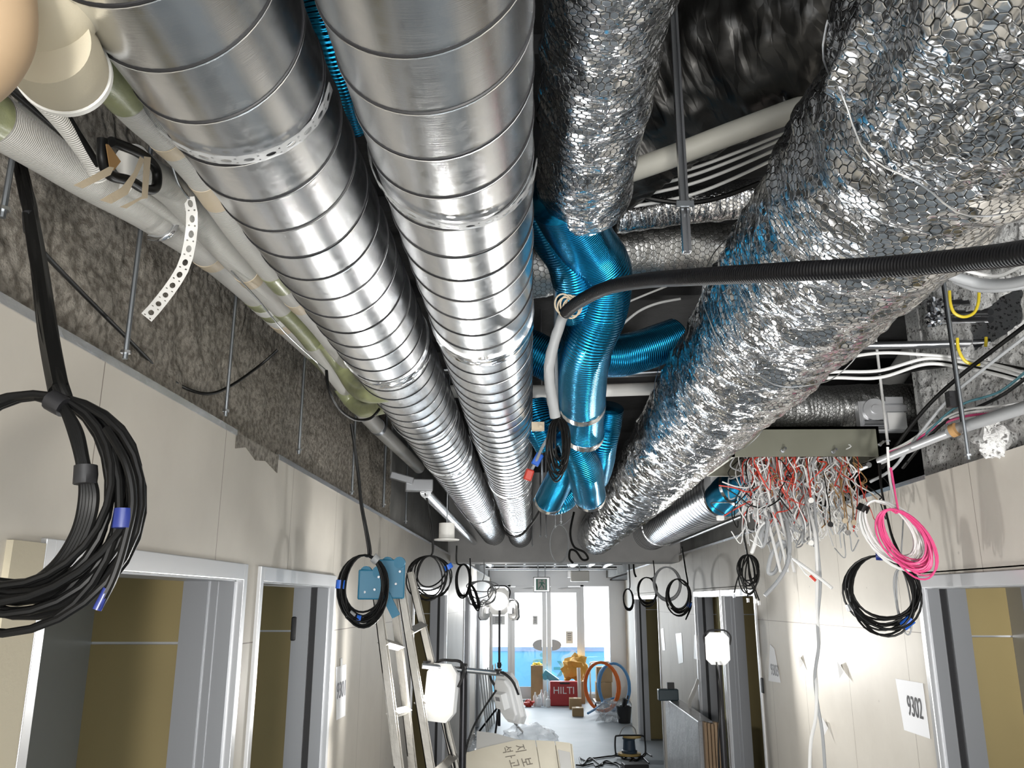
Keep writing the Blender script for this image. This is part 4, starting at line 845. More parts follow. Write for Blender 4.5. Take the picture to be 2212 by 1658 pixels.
# ------------------------------------------------------------------ olive metal box with the tangle of wires
y0, y1, x0, x1, z0, z1 = 3.56, 4.15, .865, 1.50, 2.60, 2.73
ob = tag(MB().box(x0, x1, y0, y0 + .012, z0, z1).box(x0, x0 + .012, y0, y1, z0 - .0, z1).box(x1 - .012, x1, y0, y1, z0, z1).box(x0, x1, y1 - .012, y1, z0, z1).box(x0, x1, y0, y1, z1 - .012, z1).build('junction_box', 'olive_box', smooth=False), 'open bottomed olive metal box with wires spilling out', 'box')
MB().box(x0 + .012, x1 - .012, y0 + .012, y1 - .012, z1 - .03, z1 - .013).build('inner_shade_sheet', 'box_inside_shade', ob, smooth=False)  # shade inside the open box, put in as a near-black sheet
for u, v in ((1588, 960), (1690, 974), (1799, 976), (1900, 960)): MB().cyl(at(u, v, y=y0), at(u, v, y=y0) + Vector((.006, -.03, .008)), .006, 8).lathe(at(u, v, y=y0), [(.010, 0), (.009, .006)], (0, -1, 0), 6).build('bolt', 'steel', ob)
rod('white hanger rod at the corner of the olive box', 1915, 840, 1918, 960, 3.5, .006, 'white_cable')
rod('grey rod holding the olive box behind the foil duct', 1600, 800, 1600, 940, 4.1, .005, 'steel', nut=False)
def tangle(name, label, mat, n, seed, rr, spread, zlen, curl=.05, xr=(.90, 1.40), kind='stuff'):
    rnd = random.Random(seed); mb = MB()
    for k in range(n):
        x = rnd.uniform(*xr); y = rnd.uniform(3.58, 3.95); L = rnd.uniform(*zlen); p = Vector((x, y, 2.66)); P = [p.copy()]
        m = rnd.randint(4, 7); vx, vy = rnd.uniform(-1, 1) * spread, rnd.uniform(-1, 1) * spread * .6
        for i in range(1, m + 1):
            t = i / m; P.append(Vector((x + vx * t + rnd.uniform(-1, 1) * curl, y + vy * t + rnd.uniform(-1, 1) * curl * .7, 2.66 - L * t + rnd.uniform(-1, 1) * curl * .9)))
        if rnd.random() < .5: P.append(P[-1] + Vector((rnd.uniform(-.05, .05), 0, rnd.uniform(.02, .06))))
        mb.tube(cr(P, 5), rr * rnd.uniform(.8, 1.25), 5)
    return tag(mb.build(name, mat), label, 'wires', kind=kind)
tangle('wire_tangle', 'tangle of white and grey wires spilling out of the olive box', 'white_cable', 150, 51, .0026, .09, (.16, .42), curl=.036, xr=(.99, 1.38))
tangle('wire_tangle', 'red wires mixed through the tangle below the olive box', 'red_cable', 60, 52, .0023, .10, (.14, .36), curl=.04, xr=(1.0, 1.38))
tangle('wire_tangle', 'black and grey wires mixed through the tangle below the olive box', 'grey_cable', 60, 53, .0030, .13, (.2, .46), curl=.035, xr=(.95, 1.42))
tangle('wire_tangle', 'copper brown wires mixed through the tangle below the olive box', 'brown_tape', 30, 54, .0024, .12, (.14, .32), xr=(1.1, 1.42))
tangle('wire_tangle', 'thin black wires mixed through the tangle below the olive box', 'black_cable', 22, 55, .0026, .16, (.18, .36), xr=(.95, 1.42))
for i, spec in enumerate(([(1630, 1080, 3.75), (1634, 1120, 3.75), (1650, 1128, 3.7), (1640, 1150, 3.65), (1625, 1190, 3.65), (1628, 1182, 3.65), (1640, 1145, 3.62), (1652, 1128, 3.62)],
                          [(1645, 1060, 3.7), (1650, 1100, 3.7), (1660, 1115, 3.65), (1645, 1150, 3.6), (1644, 1178, 3.6), (1652, 1170, 3.6), (1660, 1125, 3.6)],
                          [(1672, 1100, 3.7), (1690, 1130, 3.65), (1700, 1170, 3.6), (1684, 1170, 3.6), (1666, 1200, 3.6), (1660, 1235, 3.6), (1676, 1232, 3.6), (1690, 1185, 3.6), (1700, 1180, 3.6), (1704, 1210, 3.6)],
                          [(1690, 1080, 3.7), (1700, 1130, 3.6), (1706, 1180, 3.55), (1700, 1220, 3.55), (1680, 1255, 3.55), (1652, 1286, 3.55)])):
    cable(('fat grey cable loop below the tangle, shortest one', 'fat grey cable loop tucked between its neighbours below the tangle', 'fat grey cable looped twice low under the tangle', 'fat grey cable curving to a cut black end below the tangle')[i], spec, .0085, 'grey_cable' if i != 0 else 'white_cable', seg=10)
for i, (u, mat) in enumerate(((1660, 'white_cable'), (1676, 'white_cable'), (1690, 'white_cable'))):
    cable(('straight white cable bundle strand nearest the fat loops', 'straight white cable strand in the middle of the slanting bundle', 'straight white cable strand at the far side of the slanting bundle')[i], [(u - 22, 1040, 3.7), (u - 8, 1100, 3.65), (u + 8, 1160, 3.6), (u + 26, 1235, 3.55)], .006, mat, seg=8)
cable('stiff white cable stub poking out slantwise with a bared end', [(1716, 1208, 3.5), (1750, 1232, 3.45), (1798, 1270, 3.4)], .0065, 'white_cable')
cable('white lead with a red connector tip beside the stiff stub', [(1712, 1205, 3.5), (1728, 1222, 3.48), (1740, 1238, 3.46), (1752, 1246, 3.45)], .0035, 'white_cable')
tag(MB().cyl(at(1750, 1243, y=3.45), at(1762, 1254, y=3.44), .006, 10).build('connector', 'red_cable'), 'red connector tip at the end of the thin white lead', 'connector')
cable('long grey cable hanging from the tangle to the floor', [(1756, 1060, 3.6), (1762, 1120, 3.55), (1766, 1180, 3.5), (1772, 1260, 3.5), (1766, 1340, 3.5), (1768, 1400, 3.5), (1760, 1460, 3.5), (1766, 1520, 3.5), (1776, 1580, 3.5), (1782, 1660, 3.5), (1784, 1720, 3.5)], .0065, 'grey_cable', seg=10)
cable('long white cable twisting round the grey one on its way to the floor', [(1740, 1080, 3.62), (1760, 1150, 3.5), (1765, 1240, 3.48), (1764, 1320, 3.48), (1770, 1380, 3.52), (1762, 1440, 3.52), (1764, 1490, 3.48), (1762, 1550, 3.48), (1752, 1600, 3.5), (1749, 1660, 3.5), (1748, 1720, 3.5)], .0065, 'white_cable', seg=10)
for u, v, L in ((1794, 1140, 'disc terminal'), (1830, 1138, 'disc terminal'), (1832, 1150, 'disc terminal')):
    pass
for i, (u, v, m) in enumerate(((1825, 1124, 'beige_tape'), (1832, 1150, 'chrome'), (1844, 1128, 'beige_tape'), (1752, 1172, 'white_tape'), (1752, 1080, 'white_tape'), (1794, 1132, 'black_plastic'))):
    o = tag(MB().lathe(at(u, v, y=3.5), [(.011, -.004), (.012, 0), (.011, .004)], (.2, -1, .1), 14).build('wire_connector', m), ('tan disc connector on an orange wire by the wall', 'silver square-ended connector, lowest on the orange wires', 'tan disc connector next to the silver one', 'white disc connector hanging low in the middle of the tangle', 'white disc connector high in the tangle', 'small black plug hanging beside the tan discs')[i], 'connector')
    MB().tube(cr([at(u, v - 2, y=3.5), at(u - 3, v - 40, y=3.52), at(u - 12, v - 95, y=3.6), at(u - 20, v - 140, y=3.66)], 6), .0024, 6).build('lead', ('brown_tape', 'brown_tape', 'brown_tape', 'white_cable', 'red_cable', 'black_cable')[i], o)
cable('black wire bowing out over the blue hose beside the tangle', [(1560, 1050, 3.6), (1590, 1068, 3.6), (1620, 1090, 3.6), (1655, 1095, 3.62), (1690, 1070, 3.66), (1700, 1030, 3.68)], .003, 'black_cable')
cable('red and white pair sticking out over the blue hose, red one', [(1553, 1048, 3.6), (1585, 1053, 3.6), (1618, 1062, 3.64), (1640, 1050, 3.68)], .003, 'red_cable')
cable('thin white wire sticking out over the blue hose', [(1560, 1040, 3.6), (1588, 1050, 3.6), (1615, 1052, 3.64), (1640, 1040, 3.68)], .003, 'white_cable')
cable('red wire reaching down over the reducer to a white plug', [(1620, 1082, 3.7), (1595, 1095, 3.7), (1570, 1110, 3.7), (1556, 1118, 3.7)], .003, 'red_cable')
tag(MB().cbox(at(1556, 1118, y=3.7), .03, .02, .02, .3).build('plug', 'white_tape', bevel=.003), 'white plug on the red wire in front of the reducer', 'plug')

# ------------------------------------------------------------------ services by the white sprayed wall
Rk = dict()
cable('black cable slanting down across the white sprayed wall, thick upper one', [(2260, 668, 2.55), (2212, 705, 2.6), (2140, 760, 2.75), (2070, 815, 2.9), (2010, 870, 3.05), (1960, 930, 3.2), (1905, 1010, 3.4)], .0075, 'black_cable')
cable('grey cable slanting in parallel just under the thick black one', [(2260, 690, 2.55), (2212, 728, 2.6), (2120, 800, 2.78), (2050, 860, 2.95), (1980, 945, 3.15), (1930, 1010, 3.3), (1880, 1040, 3.4)], .006, 'grey_cable')
cable('dark cable curving out of the wall edge to the plastic clip', [(2230, 805, 2.6), (2170, 850, 2.75), (2110, 880, 2.9), (2050, 905, 3.0), (2000, 950, 3.12), (1950, 1010, 3.3)], .006, 'black_cable')
cable('teal cable running with the dark one through the plastic clip', [(2230, 790, 2.62), (2160, 845, 2.78), (2090, 868, 2.92), (2050, 890, 3.0), (1990, 945, 3.15), (1940, 980, 3.3)], .0045, 'teal_cable')
for i, dy in enumerate((0, 7, 14)):
    cable(('white cable in the pair bundle leaving the clip, upper', 'white cable in the pair bundle leaving the clip, lower', 'pink cable leaving the clip with the white pair')[i], [(2240, 862 + dy, 2.6), (2160, 876 + dy, 2.75), (2080, 886 + dy, 2.92), (2020, 915 + dy * .6, 3.08), (1960, 955 + dy * .5, 3.2), (1918, 975, 3.3)], .0045, ('white_cable', 'white_cable', 'pink_cable')[i])
for i, (a, b, c_) in enumerate(((800, 762, 770), (812, 800, 778), (822, 815, 790))):
    cable(('arched white cable leaving the foil duct, highest of the three', 'white cable leaving the foil duct, middle of the three', 'white cable leaving the foil duct, lowest of the three')[i], [(1720, a, 2.9), (1800, (a + b) / 2 - 3, 2.95), (1900, b, 3.0), (2000, c_ - 4, 3.0), (2080, c_ + 4, 2.95), (2150, c_ + 18, 2.85), (2230, c_ + 40, 2.7)], .0062, 'white_cable')
for i in range(3):
    cable(('black cable sagging with the white three past the yellow hook, top', 'black cable sagging with the white three past the yellow hook, middle', 'black cable sagging with the white three past the yellow hook, bottom')[i], [(1740, 806 + i * 6, 3.1), (1900, 800 + i * 6, 3.1), (2010, 784 + i * 5, 3.1), (2100, 778 + i * 7, 3.0), (2230, 800 + i * 12, 2.8)], .005, 'black_cable')
cable('thick grey loom entering at the wall edge under the ribbed conduit', [(2040, 588, 2.4), (2070, 600, 2.4), (2120, 612, 2.38), (2180, 612, 2.3), (2240, 598, 2.2)], .016, 'grey_cable', seg=14)
cable('second thick grey loom tucked below the first by the wall edge', [(2062, 604, 2.45), (2110, 622, 2.42), (2170, 622, 2.35), (2240, 610, 2.3)], .012, 'grey_cable', seg=12)
cable('white cable bowing over the thick grey looms', [(2060, 575, 2.4), (2110, 590, 2.38), (2160, 595, 2.34), (2230, 560, 2.25)], .006, 'white_cable')
cable('thin white cable above the bowed one at the wall edge', [(2060, 568, 2.4), (2120, 574, 2.38), (2180, 566, 2.3), (2230, 548, 2.2)], .005, 'white_cable')
def hook(label, spec, y): return tag(MB().tube(cr([at(u, v, y=y) for u, v in spec], 8), .0055, 10).build('cable_hook', M('yellow_plastic', (.62, .48, .03), .4)), label, 'hook')
hook('yellow plastic hook under the thick grey looms', [(2051, 628), (2053, 655), (2062, 676), (2082, 684), (2103, 676), (2113, 655), (2115, 630)], 2.85)
hook('yellow plastic hook holding the white and black cables', [(2068, 730), (2070, 752), (2080, 774), (2095, 785), (2116, 787)], 2.85)
hook('short yellow hook tip above the slanting black cable', [(2130, 728), (2130, 738), (2129, 748)], 2.9)
pipe('steel_pipe', 'grey steel pipe leaving the foil duct above the arched white cables', pts([(1700, 752, 3.3), (1820, 748, 3.3), (2000, 744, 3.2), (2140, 740, 3.1)]), .0155, 'steel', n=8)
for i, dv in enumerate((0, 22, 38)): pipe('steel_pipe', ('upper', 'middle', 'lower')[i] + ' grey pipe of three passing through the hole in the white sprayed wall', pts([(2020, 655 + dv, 3.3), (2140, 652 + dv, 3.0)]), .018 if i == 0 else .013, 'steel', n=6)
pipe('steel_pipe', 'broad dull pipe slanting up in the dark recess', pts([(1910, 850, 4.5), (1985, 740, 4.25), (2035, 650, 4.05)]), .055, 'concrete', n=6)
pipe('conduit_pipe', 'grey plastic conduit clamped on the white sprayed wall', pts([(2062, 928, 2.95), (2140, 903, 2.75), (2250, 868, 2.5)]), .020, 'grey_cable', n=8)
pipe('conduit_pipe', 'dusty conduit running on from the clamp towards the olive box', pts([(2050, 934, 2.98), (1980, 962, 3.15), (1900, 995, 3.35)]), .016, 'frame_white', n=8)
tag(MB().lathe(at(2056, 931, y=2.93), [(.024, 0), (.024, .02)], (.5, -.8, .2), 14).build('conduit_clamp', 'brown_tape'), 'brown clamp joining the two conduits on the white sprayed wall', 'clamp')
rod('threaded rod carrying cables in front of the hole in the white wall', 2035, 585, 2080, 930, 2.9, .005, 'dark_metal', nut=False)
rod('dark rod end below the brown conduit clamp', 2085, 935, 2093, 992, 2.85, .006)
tag(MB().cbox(at(2057, 862, y=2.9), .034, .03, .055).cbox(at(2050, 852, y=2.88), .012, .03, .02).build('cable_clip', 'black_plastic', smooth=False), 'black plastic cable clip on the threaded rod', 'clip')
tag(MB().blob(at(2020, 665, y=3.0), .03, .03, .035, 3, .4).blob(at(2022, 690, y=3.0), .028, .03, .025, 5, .4).build('pipe_joint', 'chrome'), 'shiny metal joint where the pipes meet the threaded rod', 'pipe joint')
tag(MB().blob(at(2148, 950, y=2.85) + Vector((.0, 0, 0)), .06, .05, .06, 8, .35).build('wool_plug', 'white_wool'), 'lump of white sprayed wool sticking out by the board edge', 'insulation')
# conduits along the right-hand boards
pipe('conduit_pipe', 'bright conduit running along above the boards towards the exit', [Vector((1.50, y, 2.585)) for y in (3.7, 5, 7, 9.2)], .012, 'alu_trim', n=4)
pipe('conduit_pipe', 'thin second conduit beside the bright one above the boards', [Vector((1.42, y, 2.60)) for y in (4.2, 5, 7, 9.2)], .008, 'steel', n=4)
for k, (x, z, yy0) in enumerate(((-.62, 2.59, 4.9), (-.52, 2.64, 6.0))): pipe('conduit_pipe', ('bright', 'slim bright')[k] + ' metal conduit continuing along after the lagged pipes', [Vector((x, y, z + .03)) for y in (yy0, 6, 8, 9.2)], .032 - .014 * k, 'alu_trim', n=4)
tag(MB().cbox(at(905, 1048, y=4.85), .16, .07, .07, .2).cbox(at(868, 1032, y=4.8), .14, .05, .04, .2, 0, .25).build('duct_stub', 'frame_grey', smooth=False, bevel=.006), 'dull grey bracket box by the wall where the lagged pipes turn', 'bracket')
# beyond the beam: ceiling runners and duct ends lit by the daylight
for k, (x, z, r) in enumerate(((-.72, 2.62, .05), (-.45, 2.66, .03), (-.12, 2.72, .09), (.42, 2.68, .05), (.72, 2.66, .09), (1.02, 2.62, .045), (1.28, 2.60, .04))):
    pipe('ceiling_runner', ('bright pipe past the grey beam close to the beige wall', 'slim bright runner second past the grey beam', 'bright duct stub past the grey beam under the knotted wire', 'bright runner right behind the grey wire loop', 'broad bright duct end past the grey beam', 'slanting bright runner between duct end and panelled wall', 'bright runner closest to the panelled wall past the beam')[k], [Vector((x, 9.8, z)), Vector((x, 12, z)), Vector((x, 15.1, z))], r, 'alu_trim' if k % 2 else 'steel', n=3, seg=16)
tag(MB().cyl((-.8, 15.0, 2.56), (1.5, 15.0, 2.56), .03, 12).build('cross_pipe', 'alu_trim'), 'bright pipe crossing the corridor above the exit sign', 'pipe')

# ------------------------------------------------------------------ ladder leaning at the beige wall
M('ladder_alu', (.34, .325, .30), .45, .6, bump=(18, .2), var=(6, (.26, .25, .225))); M('hinge_blue', (.02, .17, .29), .45)
lad = thing('stepladder', 'folded aluminium stepladder with blue hinges leaning by the doorway', 'ladder', (-.5, 3.75, 0))
def down(a, b):
    d = b - a; t = (a.z) / (a.z - b.z); return a + d * t
def railm(a, f, w, dp, nm='rail'):
    d = (f - a); L = d.length; ex = Vector((0, 1, 0)); ez = d.normalized(); ex = (ex - ez * ex.dot(ez)).normalized(); ey = ez.cross(ex)
    m = Matrix(((ex.x, ey.x, ez.x, a.x), (ex.y, ey.y, ez.y, a.y), (ex.z, ey.z, ez.z, a.z), (0, 0, 0, 1)))
    MB().box(-w / 2, w / 2, -dp / 2, -dp / 2 + .004, 0, L, m).box(-w / 2, -w / 2 + .004, -dp / 2, dp / 2, 0, L, m).box(w / 2 - .004, w / 2, -dp / 2, dp / 2, 0, L, m).build(nm, 'ladder_alu', lad, smooth=False)
sets = (((812, 1262), (862, 1658), 3.55, (850, 1285), (892, 1658), 3.92), ((862, 1240), (930, 1658), 3.62, (886, 1236), (985, 1658), 4.0))
for si, (p0, p1, ya, q0, q1, yb_) in enumerate(sets):
    a0 = at(*p0, y=ya); a1 = down(a0, at(*p1, y=ya)); b0 = at(*q0, y=yb_); b1 = down(b0, at(*q1, y=yb_))
    railm(a0, a1, .055, .03); railm(b0, b1, .055, .03)
    for k in range(1, 8):
        t = k / 7.6 - .02; pa = a0.lerp(a1, t); pb_ = b0.lerp(b1, t)
        MB().tube([pa, pb_], .018, 4, flat=(1, 1.5)).build('step', 'ladder_alu', lad, smooth=False)
for (u, v, y, w, h) in ((800, 1262, 3.5, .10, .12), (846, 1250, 3.55, .11, .16)):
    c = at(u, v, y=y); MB().cbox(c, w, .012, h, .25).build('hinge_plate', 'hinge_blue', lad, smooth=False, bevel=.006)
    MB().cyl(c + Vector((-.02, -.004, h * .42)), c + Vector((-.02, .02, h * .42)), .024, 14).cyl(c + Vector((.03, -.004, h * .42)), c + Vector((.03, .02, h * .42)), .024, 14).build('hinge_knuckle', 'hinge_blue', lad)
    for dx, dz in ((.02, -.02), (.035, .03), (-.02, -.03)): MB().cyl(c + Vector((dx, -.012, dz)), c + Vector((dx, 0, dz)), .005, 8).build('rivet', 'steel', lad)
MB().cbox(at(842, 1302, y=3.52), .035, .014, .12, 0, 0, -.5).build('locking_arm', 'hinge_blue', lad, smooth=False)
# ------------------------------------------------------------------ things hung or taped up along the corridor
sp = at(965, 1150, y=5.0)
spk = thing('ceiling_speaker', 'white round fitting with a wide flange hanging by the bare duct ends', 'ceiling fitting', sp)
MB().lathe(sp + Vector((0, 0, -.045)), [(.075, 0), (.076, .006), (.048, .012)], (0, 0, 1), 32).build('flange', 'white_tape', spk); MB().lathe(sp + Vector((0, 0, -.035)), [(.047, 0), (.047, .09), (.02, .092)], (0, 0, 1), 28).build('can', 'white_tape', spk)
MB().cyl(sp + Vector((0, 0, .055)), sp + Vector((0, 0, ZC - sp.z)), .004, 6).build('suspension_wire', 'rod', spk)
ex = at(1170, 1262, y=12)
es = thing('exit_sign', 'hanging exit sign with green running figure pictogram', 'sign', ex); sc = 12 / 1740
MB().cbox(ex, 34 * sc, .06, 30 * sc).build('housing', 'frame_white', es, smooth=False, bevel=.01)
MB().cbox(ex + Vector((-.002, -.032, 0)), 22 * sc, .006, 22 * sc).build('sign_face', M('sign_green', (.03, .30, .20), .4), es, smooth=False)
pg = MB(); E0 = ex + Vector((0, -.037, 0))
pg.prism([E0 + Vector((x * sc, 0, z * sc)) for x, z in ((-8, -10), (8, -10), (8, 10), (-8, 10))], (0, .002, 0)); pg.build('pictogram_field', 'white_tape', es, smooth=False)
fg = MB(); E1 = ex + Vector((0, -.041, 0))
for poly in ([(-1, 6), (2, 6), (2, 9), (-1, 9)], [(-2, 5), (3, 5), (2, -1), (-2, -1)], [(3, 5), (7, 1), (6, 0), (2, 3)], [(-2, 5), (-6, 3), (-6, 2), (-2, 3)], [(-2, -1), (0, -1), (-5, -9), (-7, -8)], [(0, -1), (2, -1), (5, -4), (5, -9), (4, -9), (3, -5)]):
    fg.prism([E1 + Vector((x * sc, 0, z * sc)) for x, z in poly], (0, .003, 0))
fg.build('running_figure', 'sign_green', es, smooth=False)
for dx in (-.05, .05): MB().cyl(ex + Vector((dx, 0, .1)), ex + Vector((dx, 0, ZC - ex.z)), .008, 6).build('hanger', 'rod', es)
wb = at(1252, 1244, y=14)
wbx = tag(MB().cbox(wb, .30, .25, .17).build('ceiling_unit', 'white_tape', smooth=False, bevel=.015), 'white box unit hanging by the exit sign above the doors', 'ceiling unit')
MB().cbox(wb + Vector((-.17, 0, .03)), .05, .1, .1).build('end_cap', 'frame_white', wbx, smooth=False); MB().cyl(wb + Vector((0, 0, .08)), wb + Vector((0, 0, ZC - wb.z)), .01, 6).build('hanger', 'rod', wbx)
def wall_sheet(label, corners, x, txt=None, tu=None, size=.06, name='paper_sign', mat='paper', sx=.7):
    P = [at(u, v, x=x) for u, v in corners]; n = Vector((-1 if x > 0 else 1, 0, 0)); mb = MB(); mb.prism([tuple(p) for p in P], tuple(n * -.0012))
    o = mb.build(name, mat, smooth=False); tag(o, label, 'paper sign' if mat == 'paper' else 'plastic strip')
    if txt:
        c = at(*tu, x=x - (.002 if x > 0 else -.002)); text_mesh('number', txt, size, basis(c, (0, -1, 0) if x > 0 else (0, 1, 0), (0, 0, 1)), 'ink' if txt == '9302' else 'grey_ink', o, sx=sx)
    return o
xw = XR - .003
wall_sheet('white sheet reading 9302 taped beside the doorway', [(1934, 1465), (1993, 1475), (2009, 1595), (1953, 1576)], xw, '9302', (1976, 1529), .115, sx=.62)
wall_sheet('white number sheet taped by the shiny edge of the far doorway pair', [(1663, 1390), (1672, 1400), (1686, 1474), (1660, 1470)], xw, '9303', (1673, 1448), .10, sx=.9)
wall_sheet('white number sheet taped between the second doorway and the ladder', [(726, 1440), (748, 1434), (746, 1545), (727, 1555)], XL + .003, '9301', (738, 1490), .10, sx=1.0)
wall_sheet('white tape tab above the number sheet by the ladder', [(736, 1422), (740, 1420), (740, 1440), (736, 1442)], XL + .004, name='tape_tab', mat='white_tape')
for k, q in enumerate(([(1427, 1358), (1433, 1356), (1437, 1404), (1431, 1404)], [(1459, 1368), (1472, 1366), (1476, 1430), (1466, 1433)], [(1500, 1370), (1507, 1372), (1511, 1425), (1499, 1422)])):
    wall_sheet(('narrow crumpled plastic strip on the wall by the distant door frame', 'widest crumpled plastic strip on the wall between two door frames', 'crumpled plastic strip touching the frame by the lit lamp')[k], q, xw, name='plastic_strip', mat='white_tape')
for k, (u, v) in enumerate(((1822, 1450), (1735, 1432), (1789, 1572))):
    p = at(u, v, x=xw); tag(MB().prism([p, p + Vector((0, .05, .03)), p + Vector((-.02, .02, .05)), p + Vector((-.03, -.02, -.03))], (-.002, 0, -.004)).build('torn_flap', 'paper', smooth=False), ('torn paper flap casting a shadow on the boards', 'small curled paper scrap on the shiny board', 'tiny scrap low on the boards by the long hanging cables')[k], 'paper scrap')
for (u, v, x, l) in ((636, 1357, -1.03, 'black tape patch on the frame of the second doorway'), (1648, 1480, 1.60, 'black lock plate on the open doorway edge by the number sheet')):
    p = at(u, v, x=x); tag(MB().cbox(p, .02, .05, .10).build('tape_patch', 'gasket', bevel=.006), l, 'tape')
# sealed box on the frame
# ------------------------------------------------------------------ stack of boards nearest the photographer
M('gypsum_top', (.66, .62, .52), .8, var=(4, (.60, .56, .46))); M('gypsum_grey', (.52, .52, .51), .7); M('carton', (.42, .29, .15), .75, var=(5, (.36, .25, .13))); M('carton_ink', (.20, .18, .15), .8)
# the pile rests slanting on a trestle: plane rising away from the photographer
SL = radians(33); PN = Vector((0, -sin(SL), cos(SL))); PO = Vector((0, 5.5, 1.14))
def onp(u, v, lift=0):
    d = FWD + RGT * ((u - CX) / F) - UP * ((v - CY) / F); t = (PO + PN * lift - EYE).dot(PN) / d.dot(PN); return EYE + d * t
def flat(label, corners, lift, th, mat, name='gypsum_sheet'):
    P = [onp(u, v, lift) for u, v in corners]; o = MB().prism([tuple(p) for p in P], tuple(-PN * th)).build(name, mat, smooth=False); return tag(o, label, 'board')
flat('pale grey sheet sticking out at the back of the board pile', [(1028, 1640), (1030, 1578), (1070, 1583), (1132, 1600), (1120, 1640)], -.014, .010, 'gypsum_grey')
g1 = flat('big tan gypsum sheet with printed characters, largest on the pile', [(1002, 1880), (1004, 1626), (1052, 1612), (1118, 1597), (1156, 1598), (1202, 1880)], 0, .012, 'gypsum_top')
flat('tan gypsum offcut next to the printed sheet', [(1205, 1880), (1157.5, 1598), (1198, 1600), (1238, 1880)], 0, .012, 'gypsum_top')
flat('narrow tan offcut with a white end at the side of the pile', [(1240, 1880), (1199.5, 1600), (1232, 1604), (1262, 1880)], 0, .012, 'gypsum_top')
flat('white offcut piece lying on the narrow tan one', [(1240, 1850), (1205, 1618), (1231, 1624), (1254, 1850)], .011, .010, 'gypsum_grey')
flat('wide gypsum board carrying the pile', [(1000, 1900), (1003, 1624), (1236, 1606), (1272, 1900)], -.026, .03, 'gypsum_top')
SV = Vector((0, cos(SL), sin(SL)))
for tx, u, v, s in (('지', 1122, 1616, .075), ('석', 1094, 1618, .07), ('ㅏ', 1101, 1633, .07), ('고', 1109, 1648, .075), ('보', 1136, 1645, .08)):
    text_mesh('printed_character', tx, s, basis(onp(u, v, .002), Vector((.25, 0, 0)) - SV, Vector((1, 0, 0)) + SV * .25), 'carton_ink', g1)
tr = thing('trestle', 'timber trestle holding up the slanting pile of gypsum boards', 'trestle', (-.1, 5.1, 0))
for yy, zt in ((5.35, .90), (4.6, .40)):
    for xx in (-.33, .12): MB().box(xx - .03, xx + .03, yy - .03, yy + .03, 0, zt).build('leg', 'carton', tr, smooth=False)
    MB().box(-.36, .15, yy - .03, yy + .03, zt, zt + .05).build('rail', 'carton', tr, smooth=False)
# boards leaning by the distant pole
for k in range(7):
    u0 = 1036 + k * 5.6; b = at(u0 + 8, 1583 - k * 5, z=0); b.z = 0; t = at(u0 - 1, 1452 - k * 3, y=b.y + .05)
    t.x = max(t.x, XL + .03 + .012 * k); b.x = max(b.x, XL + .16 + .016 * k)
    w = .24; P = [b, b + Vector((0, w, 0)), t + Vector((0, w, 0)), t]
    tag(MB().prism([tuple(p) for p in P], (.014, 0, .002)).build('gypsum_strip', 'gypsum_grey', smooth=False), 'grey gypsum strip leaning on the wall by the distant lamp pole, ' + ('first from the wall', 'second from the wall', 'third from the wall', 'middle of the row', 'third from the pole', 'second from the pole', 'first from the pole')[k], 'board', 'gypsum strips leaning on the wall')
# plywood and wrapped board stack by the other wall
bs = thing('board_stack', 'stack of boards wrapped in dusty grey plastic leaning by the wall', 'board stack', (1.45, 8.3, 0))
M('dust_wrap', (.42, .43, .45), .35, coat=.3, bump=(5, .8, .03), var=(3, (.33, .34, .36)))
v = MB(); v.box(1.375, 1.50, 7.42, 9.2, 0, 1.04); v.build('plastic_wrap', 'dust_wrap', bs, smooth=False, bevel=.01)
for k in range(4): MB().box(1.375 + .031 * k, 1.403 + .031 * k, 7.385, 7.418, 0, 1.03).build('board_edge', 'gypsum_top', bs, smooth=False) if k < 0 else None
M('plywood', (.42, .29, .18), .7, bump=(30, .3), stretch=(1, 1, .15), var=(8, (.33, .22, .13)))
for k in range(6):
    x = 1.40 + k * .028; tag(MB().box(x, x + .021, 7.30, 7.37, 0, 1.045 - .006 * (k % 3)).build('timber_lath', 'plywood', smooth=False), 'upright plywood lath, ' + ('closest to the corridor middle', 'second in the row', 'third in the row', 'fourth in the row', 'fifth in the row', 'closest to the wall')[k] + ', against the wrapped boards', 'lath', 'plywood laths by the wrapped boards')
rp = at(1443, 1503, y=8.9); rp.z = 1.04 + .055
rd = tag(MB().cbox(rp, .20, .10, .11).build('site_radio', M('teal_dark', (.03, .055, .07), .4), smooth=False, bevel=.01), 'dark teal site radio box lying on the wrapped board stack', 'radio')
MB().cbox(rp + Vector((.03, 0, .085)), .07, .04, .06).build('battery_clip', 'black_plastic', rd, smooth=False)
tag(MB().tube(cr([Vector((1.46, 8.3, 1.05)), Vector((1.47, 8.25, 1.12)), Vector((1.50, 8.2, 1.2)), Vector((1.53, 8.15, 1.30))], 6), lambda t: .05 - .02 * t, 10, flat=(1, .12), disp=lambda a, d, p: .012 * noise.noise(p * 20)).build('plastic_scrap', 'white_tape'), 'curled clear plastic scrap standing on the wrapped board stack', 'plastic')

